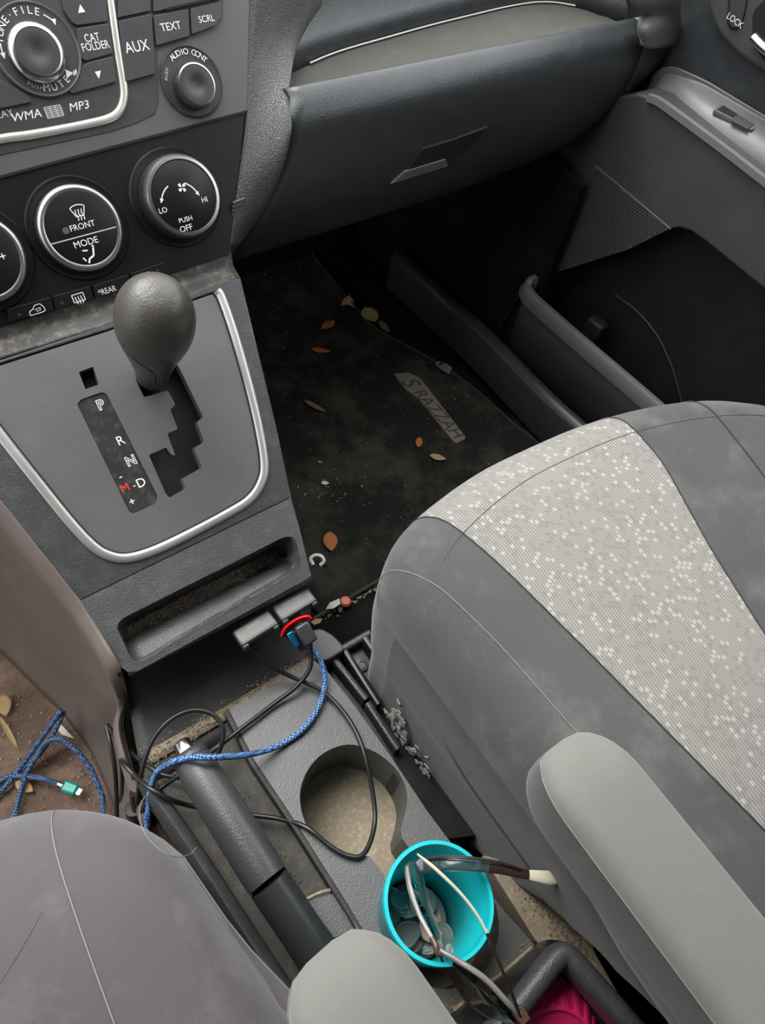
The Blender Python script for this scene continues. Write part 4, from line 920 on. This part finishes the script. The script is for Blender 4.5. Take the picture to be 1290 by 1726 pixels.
scrap('foil_scrap', [(733, 611), (742, 609), (752, 613), (762, 620), (758, 630), (748, 626), (738, 618)], .010, M['foil'], 'crumpled silver foil scrap at the right edge of the mat', 'foil', jag=.006)
scrap('paper_scrap', [(92, 1212), (100, 1218), (126, 1246), (104, 1238), (96, 1228)], .006, M['paper'], 'white paper sliver on the brown carpet beside the blue cable', 'paper')
scrap('paper_scrap', [(549, 1027), (556, 1016), (572, 1009), (574, 1018), (562, 1026)], .010, M['paper'], 'crumpled white scrap between the adapters and the mat edge', 'paper', jag=.006)
cd_ = lathe('candy', [(0, 0), (.006, 0), (.008, .003), (.006, .007), (0, .008)], pz(582, 1016, .004), V(0, 0, 1), M['candy'], None, n=14); tag(cd_, 'orange red candy piece next to the crumpled white scrap', 'candy')
scrap('shell_bit', [(524, 1049), (532, 1043), (542, 1043), (540, 1050), (530, 1053)], .012, M['leaf2'], 'pale shell flake beside the red ringed plug', 'debris', jag=.004)
leaf('seed', 548, 815, 13, 5, .6, M['paper'], 'pale oval seed on the mat left of the passenger seat', curl=.05, cat='seed')
random.seed(11); vs, fs = [], []
def grit(p, s):
    o_ = len(vs)
    for q in ((1, 0, 0), (-.6, .8, 0), (-.5, -.8, 0), (0, 0, 1.1)): vs.append(np.array(p) + np.array(q) * s * (.6 + .6 * random.random()))
    fs.extend([(o_, o_ + 1, o_ + 2), (o_, o_ + 1, o_ + 3), (o_ + 1, o_ + 2, o_ + 3), (o_ + 2, o_, o_ + 3)])
for k in range(190):
    u, v = random.uniform(430, 850), random.uniform(450, 980); grit(pz(u, v, .006), random.choice((.0006, .0008, .0010, .0014)))
for k in range(40): u = random.gauss(555, 30); grit(pz(u, random.gauss(830, 14), .006), .0016 * random.random() + .0006)
for k in range(130):
    t_ = random.random(); grit(pz(525 + 115 * t_ + random.gauss(0, 3), 1050 - 63 * t_ + random.gauss(0, 3.5), .0005), .0010 + .0022 * random.random())
for k in range(300): u, v = random.uniform(-40, 220), random.uniform(1170, 1400); grit(pz(u, v, -.001), .0007 + .0016 * random.random())
cr_ = mk('crumbs', vs, fs, M['crumb'], None, smooth=False); tag(cr_, 'pale crumbs and grit strewn over the mat and carpet', 'crumbs'); cr_['kind'] = 'stuff'

# loose dirt lying in the console: too small to count
def dirt(name, parent, pts, mat):
    global vs, fs
    vs, fs = [], []
    for p, sz in pts: grit(p, sz)
    o = mk(name, vs, fs, mat, parent, smooth=False); o['kind'] = 'stuff'
rg_ = random.Random(5); pts = []
for k in range(900):
    q = rg_.random(); u, v = 245 + 285 * q, 1280 - 169 * q; w = rg_.gauss(0, 9); pts.append((pz(u + w * .5, v + w * .86, .1865), .0005 + .0011 * rg_.random() ** 2))
for k in range(500): pts.append((pz(rg_.uniform(270, 420) + (k % 2) * 90, rg_.uniform(1330, 1520), .176), .0005 + .0007 * rg_.random()))
for k in range(500):
    q = rg_.random(); pts.append((pz(880 + 110 * q + rg_.gauss(0, 14), 1460 + 150 * q + rg_.gauss(0, 16), .1505), .0006 + .0010 * rg_.random()))
for k in range(260):
    q = rg_.random(); w = abs(rg_.gauss(0, 9)); pts.append((pz(900 - 140 * q - w * .5, 1596 + 108 * q - w, .2005), .0005 + .0008 * rg_.random()))
dirt('loose_dirt', lc, pts, M['dirt']); pts = []
for k in range(1100):
    q = rg_.random(); a_ = abs(rg_.gauss(0, .35)); c_ = FRT.at(208 + 285 * q, 1058 - 146 * q, -.046) * (1 - min(a_, 1)) + FRT.at(232 + 270 * q, 1100 - 140 * q, -.030) * min(a_, 1)
    pts.append((c_ + V(0, 0, .001), .0004 + .0009 * rg_.random() ** 2))
dirt('cubby_dirt', sc_, pts, M['dirt'])

# ------------------------------------------------------------------ seat rail beside the console
sr = thing('seat_rail', 'black plastic seat rail end between console and passenger seat', 'seat rail', pz(600, 1120, .0))
RL = Plane(V(.2, .2, .15), AX, V(0, 1, 0))
slab('rail_base', RL, fillet(RL.poly([(545, 1122), (552, 1106), (618, 1064), (634, 1068), (650, 1098), (700, 1190), (840, 1400), (760, 1410), (640, 1250)]), .004), -.15, -.012, M['gloss'], sr)
def bar(name, a, b, z, w, hgt, mat): sweep(name, [pz(*a, z), pz(*b, z)], [(-w / 2, -hgt), (-w / 2, 0), (-w / 2 + .001, .001), (w / 2 - .001, .001), (w / 2, 0), (w / 2, -hgt)], mat, sr, up=(0, 0, 1))
bar('rail', (560, 1106), (618, 1178), .158, .007, .03, M['dash']); bar('rail', (620, 1184), (672, 1262), .155, .007, .03, M['dash'])
bar('rail', (582, 1097), (640, 1186), .160, .007, .03, M['gloss']); bar('rail', (616, 1074), (640, 1108), .158, .008, .03, M['gloss'])
bar('cross_bar', (552, 1108), (624, 1066), .152, .008, .02, M['dash'])
lathe('bolt_head', [(0, 0), (.007, 0), (.007, .002), (.004, .0025), (.004, .0015), (0, .0015)], pz(610, 1122, .139), V(0, 0, 1), M['dash'], sr, n=20)
tg = slab('floor_bracket', RL, fillet(RL.poly([(498, 1090), (516, 1064), (540, 1056), (562, 1068), (584, 1092), (552, 1112), (530, 1112)], .02), .006), -.15, .018, M['deck'], None, bevel=.002)
tag(tg, 'grey rounded plastic tongue at the front end of the seat rail', 'bracket')
sl = slab('side_ledge', RL, fillet(RL.poly([(812, 1440), (890, 1462), (990, 1500), (990, 1580), (1012, 1622), (1080, 1740), (1040, 1700), (905, 1588)], .0), .004), -.15, .0, M['sand'], lc, bevel=.001)

# ------------------------------------------------------------------ adapters, plugs and cables
def adapter(u0, v0, u1, v1, u2, v2, z, label, letters):
    """u0,v0 left rear corner; u1,v1 right rear corner; u2,v2 right front corner of the top face"""
    a, b, c_ = pz(u0, v0, z), pz(u1, v1, z), pz(u2, v2, z); xd = b - a; wd = np.linalg.norm(xd); xd = xd / wd; yd = b - c_; yd = yd - xd * (xd @ yd); ln = np.linalg.norm(yd); yd /= ln
    ctr = (a + b) / 2 - yd * ln / 2 - V(0, 0, .004); r_ = thing('usb_adapter', label, 'adapter', ctr - V(0, 0, .004), 'gunmetal adapters under the cubby')
    rbox('body', ctr, xd, yd, (wd, ln, .008), M['usb'], r_, bev=.0022, seg=3)
    bar_c = (a + b) / 2 - yd * (ln - .0012) - V(0, 0, .0022)
    rbox('front_bar', bar_c, xd, yd, (wd * .98, .0035, .0050), M['usb'], r_, bev=.0014)
    for s in (-1, 1): rbox('foot', bar_c + xd * s * (wd / 2 - .0035) - V(0, .0015, .003), xd, yd, (.006, .005, .008), M['usb'], r_, bev=.0014)
    rbox('plug', ctr + yd * (ln / 2 + .012) - V(0, 0, .001), xd, yd, (wd * .5, .026, .006), M['gap'], r_, bev=.001)
    pl_ = Plane(ctr + V(0, 0, .004), xd, yd); pol = []; rr = random.Random(letters)
    for k in range(letters):
        x_ = (k - (letters - 1) / 2) * .0026; h_ = .0009; a_ = rr.uniform(-.0006, .0006)
        pol += stroke([(x_ + a_, .003 - h_), (x_ - a_, .003 + h_)], .0005)
    flat('raised_marks', pl_, pol, M['dimwhite'], r_, .00015)
adapter(390, 1064, 452, 1026, 479, 1044, .262, 'gunmetal adapter block nearer the handbrake with a ribbed cable', 5)
adapter(456, 1020, 516, 985, 547, 1003, .262, 'gunmetal adapter block nearer the passenger seat above the red ring', 8)
ch = thing('usb_charger', 'black charger plug with red ring and bright blue tab below the adapters', 'charger', pz(500, 1075, .205))
ca, cb_ = pz(484, 1040, .236), pz(512, 1075, .226); cx_ = nrm(cb_ - ca)
lathe('socket_body', [(0, -.01), (.011, -.01), (.012, .0), (.0125, .006), (.0115, .010), (0, .011)], ca + cx_ * .010, cx_, M['gloss'], ch, n=32)
rg = [cam(u, v, .60) for u, v in ((476, 1072), (482, 1060), (492, 1051), (506, 1043), (519, 1040), (523, 1044))]
sweep('red_ring', cr(rg, 5), circ(.0026, 8, 1, 1), M['redmetal'], ch)
q0, q1 = cam(488, 1066, .598), cam(501, 1090, .598)
rbox('blue_tab', (q0 + q1) / 2, q1 - q0, AX, (np.linalg.norm(q1 - q0), .006, .004), M['bluemetal'], ch, bev=.0006)
q0, q1 = cam(507, 1052, .598), cam(524, 1084, .600)
rbox('black_plug', (q0 + q1) / 2, q1 - q0, AX, (np.linalg.norm(q1 - q0), .013, .007), M['dash'], ch, bev=.0018)
q0, q1 = cam(498, 1062, .606), cam(516, 1092, .608)
rbox('inner_plug', (q0 + q1) / 2, q1 - q0, AX, (np.linalg.norm(q1 - q0), .012, .006), M['gloss'], ch, bev=.001)
def relief(p, q, parent, r=.0030):
    ax_ = nrm(q - p); l = np.linalg.norm(q - p); pr_ = []
    for k in range(5): pr_ += [(r * (1.15 - .08 * k), l * (k / 5)), (r * (1.15 - .08 * k), l * (k / 5 + .11)), (r * .72, l * (k / 5 + .12)), (r * .72, l * (k / 5 + .19))]
    lathe('strain_relief', [(0, 0)] + pr_ + [(0, l)], p, ax_, M['cable'], parent, n=14)
def P3(l): return [pz(*p) for p in l]
def cable(name, label, pts, r, mat, start=None, group=None):
    P = P3(pts); t_ = thing(name, label, 'cable', P[0], group); tube('cord', P, r, mat, t_, n=10, sm=8)
    if start: relief(P3([start])[0], P[0] + (P[1] - P[0]) * .25, t_)
    return t_
cable('black_cable', 'thin black cable from the left adapter looping over the front cup holder', [(432, 1100, .240), (452, 1120, .228), (490, 1140, .212), (540, 1163, .206), (575, 1195, .205), (601, 1235, .205), (617, 1280, .204), (629, 1340, .196), (632, 1385, .194), (622, 1425, .200), (606, 1444, .204), (580, 1440, .204), (552, 1423, .204), (515, 1394, .204), (470, 1380, .192), (425, 1374, .186), (370, 1366, .184), (322, 1358, .190), (288, 1348, .205), (255, 1330, .21), (228, 1308, .20), (206, 1284, .19), (204, 1282, .14)], .0021, M['cable'], (420, 1082, .252))
cable('black_cable', 'thin black cable from the red ringed plug passing behind the handbrake tip', [(525, 1100, .226), (522, 1128, .218), (500, 1157, .211), (462, 1186, .206), (412, 1224, .206), (366, 1260, .204), (330, 1288, .196), (300, 1308, .194), (272, 1328, .200), (252, 1344, .19), (236, 1372, .15)], .0021, M['cable'], (521, 1084, .232))
cable('black_cable', 'black cable looped in an arch in front of the handbrake tip', [(232, 1352, .17), (236, 1316, .20), (246, 1275, .215), (262, 1240, .222), (290, 1211, .226), (325, 1197, .226), (357, 1203, .224), (374, 1224, .220), (375, 1250, .214), (362, 1280, .204), (345, 1300, .198)], .0021, M['cable'])
cable('black_cable', 'black cable hanging down the brown side of the console', [(181, 1222, .15), (200, 1248, .16), (228, 1274, .175), (252, 1292, .185), (276, 1306, .188), (312, 1312, .186)], .0021, M['cable'])
cable('black_cable', 'short black cable dropping straight down to the driver floor', [(179, 1224, .15), (186, 1252, .15), (193, 1290, .14), (196, 1330, .12), (197, 1385, .10)], .0021, M['cable'])
cable('black_cable', 'shortest black cable between the console side and the driver seat', [(204, 1280, .12), (206, 1310, .10), (205, 1338, .07), (202, 1350, .04)], .0021, M['cable'])
sk_ = thing('power_plug', 'black ribbed power plug in the gap beside the driver seat', 'plug', pz(236, 1400, .05))
relief(pz(232, 1335, .165), pz(231, 1365, .15), sk_, .006); lathe('plug_body', [(0, 0), (.008, 0), (.010, .006), (.009, .040), (0, .044)], pz(240, 1400, .09), nrm(V(.1, .3, .9)), M['well'], sk_, n=20)
bl = cable('blue_cable', 'bright blue braided cable curving across the deck and over the handbrake', [(516, 1086, .226), (530, 1098, .222), (544, 1122, .214), (548, 1150, .208), (540, 1186, .206), (515, 1225, .2055), (472, 1256, .2055), (424, 1271, .222), (372, 1276, .248), (325, 1277, .254), (290, 1285, .242), (264, 1303, .220), (254, 1330, .205), (250, 1365, .19), (246, 1412, .17)], .0026, M['blue'])
fb = thing('blue_cable', 'coiled dark blue braided cable with green plug on the brown carpet', 'cable', pz(60, 1280, .0))
for pts in ([(104, 1197, .055), (86, 1222, .045), (50, 1272, .02), (10, 1325, .008), (-30, 1365, .006)], [(105, 1199, .05), (96, 1225, .04), (66, 1272, .02), (30, 1300, .01), (-30, 1330, .006)], [(108, 1198, .05), (88, 1240, .04), (52, 1290, .02), (36, 1330, .01), (22, 1390, .006)], [(62, 1275, .03), (80, 1250, .045), (100, 1247, .05), (128, 1264, .045), (153, 1297, .035), (170, 1335, .025), (174, 1356, .02), (172, 1400, .015)], [(-30, 1322, .006), (0, 1313, .008), (30, 1308, .012), (65, 1311, .014), (98, 1321, .014)]):
    tube('cord', P3(pts), .0028, M['navy'], fb, n=10, sm=8)
a_, b_ = pz(98, 1321, .014), pz(108, 1325, .014); lathe('plug_neck', [(0, 0), (.0028, 0), (.0034, .006), (0, .0065)], a_, b_ - a_, M['ring'], fb, n=14)
a_, b_ = pz(107, 1324, .014), pz(130, 1333, .014); rbox('green_plug', (a_ + b_) / 2, b_ - a_, V(0, 0, 1), (np.linalg.norm(b_ - a_), .008, .011), M['green'], fb, bev=.002)
a_, b_ = pz(130, 1333, .014), pz(138, 1337, .014); rbox('plug_tip', (a_ + b_) / 2, b_ - a_, V(0, 0, 1), (np.linalg.norm(b_ - a_), .004, .008), M['foil'], fb, bev=.001)
hw = tube('thin_wire', P3([(244, 1342, .30), (236, 1362, .34), (238, 1390, .372), (256, 1420, .376), (290, 1443, .372), (318, 1441, .35), (332, 1428, .33)]), .00028, M['thread'], None, n=6); tag(hw, 'fine pale loose thread curling over the edge of the driver seat', 'thread')

# ------------------------------------------------------------------ teal cup with coins
cup = thing('plastic_cup', 'bright teal plastic cup standing in the rear cup holder', 'cup', pz(742, 1560, .135))
CR = [pz(653, 1545, .262), pz(826, 1530, .262)]
cc = pz(741, 1518, .262); cr0 = .0410; cb0 = .1365; hgt_ = .262 - cb0
bx, by = cc[0] - .004, cc[1] - .002
ca_ = nrm(V(cc[0] - bx, cc[1] - by, hgt_)); co = V(bx, by, cb0)
lathe('cup_shell', [(0, 0), (.032, 0), (.0335, .002), (cr0 - .0010, hgt_ - .012), (cr0 + .0002, hgt_ - .010), (cr0 + .0006, hgt_ - .001), (cr0, hgt_), (cr0 - .0026, hgt_), (cr0 - .0030, hgt_ - .002), (cr0 - .0033, hgt_ - .013), (cr0 - .0048, hgt_ - .016), (.0312, .004), (0, .0035)], co, ca_, M['teal'], cup, n=72)
random.seed(21); spots = []
lay = [(-.017, .014, .028, (.5, -.3), 'dark coin highest on the left side of the coin pile'), (-.004, .019, .026, (0, -.5), 'coin leaning at the front wall of the cup behind the lens'), (.012, .013, .024, (-.4, -.3), 'shadowed coin half hidden at the far right of the pile'), (.002, .002, .020, (.1, .1), 'flat dull coin in the middle of the pile under the lens'), (-.020, .000, .026, (.6, .1), 'darkened coin tilted at the left cup wall mid pile'), (-.010, -.010, .024, (.2, .3), 'grey coin lying low left of the eyeglass bridge'), (.014, -.006, .020, (-.3, .2), 'worn coin beside the bright right wall of the cup'), (.000, -.019, .022, (0, .5), 'coin nearest the driver armrest at the cup bottom edge')]
cgrp = 'coins in the teal cup'
def coin(c_, ax_, r_, mat, label):
    o = lathe('coin', [(0, 0), (r_ * .97, 0), (r_, .0002), (r_, .0016), (r_ * .97, .0018), (r_ * .90, .0018), (r_ * .88, .0014), (r_ * .6, .0014), (r_ * .5, .0017), (0, .0017)], c_, ax_, mat, None, n=28)
    return tag(o, label, 'coin', cgrp)
special = [(712, 1521, .172, .0120, 'coin', (.1, .0, 1), 'largest bright coin at the right of the pile in the cup'), (727, 1565, .168, .0105, 'copper', (-.1, .2, 1), 'pale copper coin beneath the bridge of the eyeglasses'), (686, 1525, .170, .0105, 'coin', (.1, .2, 1), 'pale coin just left of the clear lens in the cup'), (748, 1575, .170, .0100, 'coin', (-.75, .1, .7), 'tilted coin leaning on the right wall of the cup'), (690, 1592, .166, .0100, 'copper', (.3, .6, .8), 'copper coin at the lowest edge of the pile')]
for x_, y_, z_, t_, l_ in lay: coin(co + V(x_, y_, z_), nrm(V(t_[0], t_[1], 1)), random.choice((.0105, .0095, .0112)), M['coin'], l_)
coin(pz(666, 1514, .176), nrm(V(.75, .15, .65)), .0105, M['coin'], 'coin standing on edge at the upper left cup wall')
coin(pz(671, 1522, .172), nrm(V(.7, .2, .68)), .0105, M['coin'], 'second coin leaning behind the one on edge at the left wall')
coin(pz(682, 1582, .174), nrm(V(.25, .6, .7)), .0105, M['coin'], 'coin leaning at the lower left wall of the cup')
coin(pz(688, 1572, .171), nrm(V(.25, .55, .75)), .0105, M['coin'], 'coin stacked just inside the lower left leaning coin')
slab('coin_bed', Plane(co + ca_ * .006, AX, V(0, 1, 0)), ringpoly((0, 0), .030, 28), -.002, .012, M['coin'], cup, bevel=.002)
for u, v, z_, r_, m_, a_, l_ in special: coin(pz(u, v, z_), nrm(V(*a_)), r_, M[m_], l_)

# ------------------------------------------------------------------ eyeglasses resting in the cup
gs = thing('eyeglasses', 'folding eyeglasses with clear and tortoise frame propped in the teal cup', 'eyeglasses', pz(735, 1600, .262))
def rim3(name, pts, w, mat, lens=True):
    P = cr(P3(pts), 6, True); sweep(name, P, circ(w, 8), mat, gs, closed=True)
    if lens:
        Q = P[::3]; m_ = np.mean(Q, axis=0); mk('lens', Q + [m_], [(i, (i + 1) % len(Q), len(Q)) for i in range(len(Q))], M['lens'], gs, solid=.0012)
rim3('lens_rim', [(686, 1462, .252), (690, 1500, .256), (706, 1540, .260), (728, 1580, .266), (738, 1600, .266), (742, 1580, .248), (730, 1545, .232), (718, 1505, .226), (711, 1475, .230), (700, 1455, .244)], .0012, M['frame_clear'])
rim3('lens_rim', [(744, 1604, .268), (775, 1622, .272), (815, 1650, .276), (850, 1685, .276), (872, 1712, .272), (868, 1730, .262), (835, 1720, .248), (795, 1695, .242), (765, 1655, .246), (748, 1622, .258)], .0014, M['frame_dark'])
tube('top_bar', P3([(686, 1460, .253), (693, 1500, .258), (708, 1542, .262), (730, 1584, .268)]), .0017, M['frame_clear'], gs)
tube('top_bar', P3([(742, 1602, .2695), (775, 1621, .2735), (818, 1650, .2775), (858, 1692, .277), (884, 1716, .272)]), .0021, M['frame_clear'], gs)
tube('bridge', P3([(728, 1580, .268), (735, 1594, .270), (738, 1606, .270), (746, 1608, .270)]), .0022, M['frame_mid'], gs)
for a_ in ((738, 1594, .262), (755, 1600, .264)): lathe('nose_pad', [(0, 0), (.003, .0005), (.0035, .002), (0, .003)], pz(*a_), V(.5, -.3, .8), M['frame_clear'], gs, n=14)
def temple(pts, ws, mats, fl=(.55, 1.0)):
    P = cr(P3(pts), 6); N = len(P); cuts = [0, int(N * .45), int(N * .72), N - 1]
    for i in range(3):
        seg_ = P[cuts[i]:cuts[i + 1] + 1]; sc2 = [np.interp(k, [0, N * .3, N * .7, N * .88, N - 1], ws) for k in range(cuts[i], cuts[i + 1] + 1)]
        sweep(('temple', 'temple_middle', 'temple_tip')[i], seg_, circ(1, 12, *fl), M[mats[i]], gs, scale=sc2)
tube('temple_edge', P3([(714, 1450, .256), (745, 1446, .274), (790, 1447, .281), (840, 1454, .280), (878, 1465, .277)]), .0008, M['frame_dark'], gs, n=8)
temple([(712, 1459, .252), (745, 1455, .270), (790, 1456, .276), (840, 1462, .276), (880, 1472, .274), (915, 1478, .270), (950, 1482, .262)], [.0056, .0054, .0034, .0050, .0022], ('frame_smoke', 'frame_dark', 'frame_tip'), (1.0, .32))
temple([(876, 1712, .274), (862, 1672, .286), (836, 1610, .296), (812, 1555, .300), (780, 1510, .302), (740, 1470, .300), (704, 1440, .290)], [.0022, .0018, .0020, .0024, .0012], ('frame_dark', 'frame_tip', 'frame_tip'))
rbox('hinge', pz(878, 1712, .272), AX, V(0, 1, 0), (.008, .010, .007), M['frame_mid'], gs, bev=.001); rbox('hinge', pz(710, 1458, .252), AX, V(0, 1, 0), (.006, .008, .007), M['frame_clear'], gs, bev=.001)
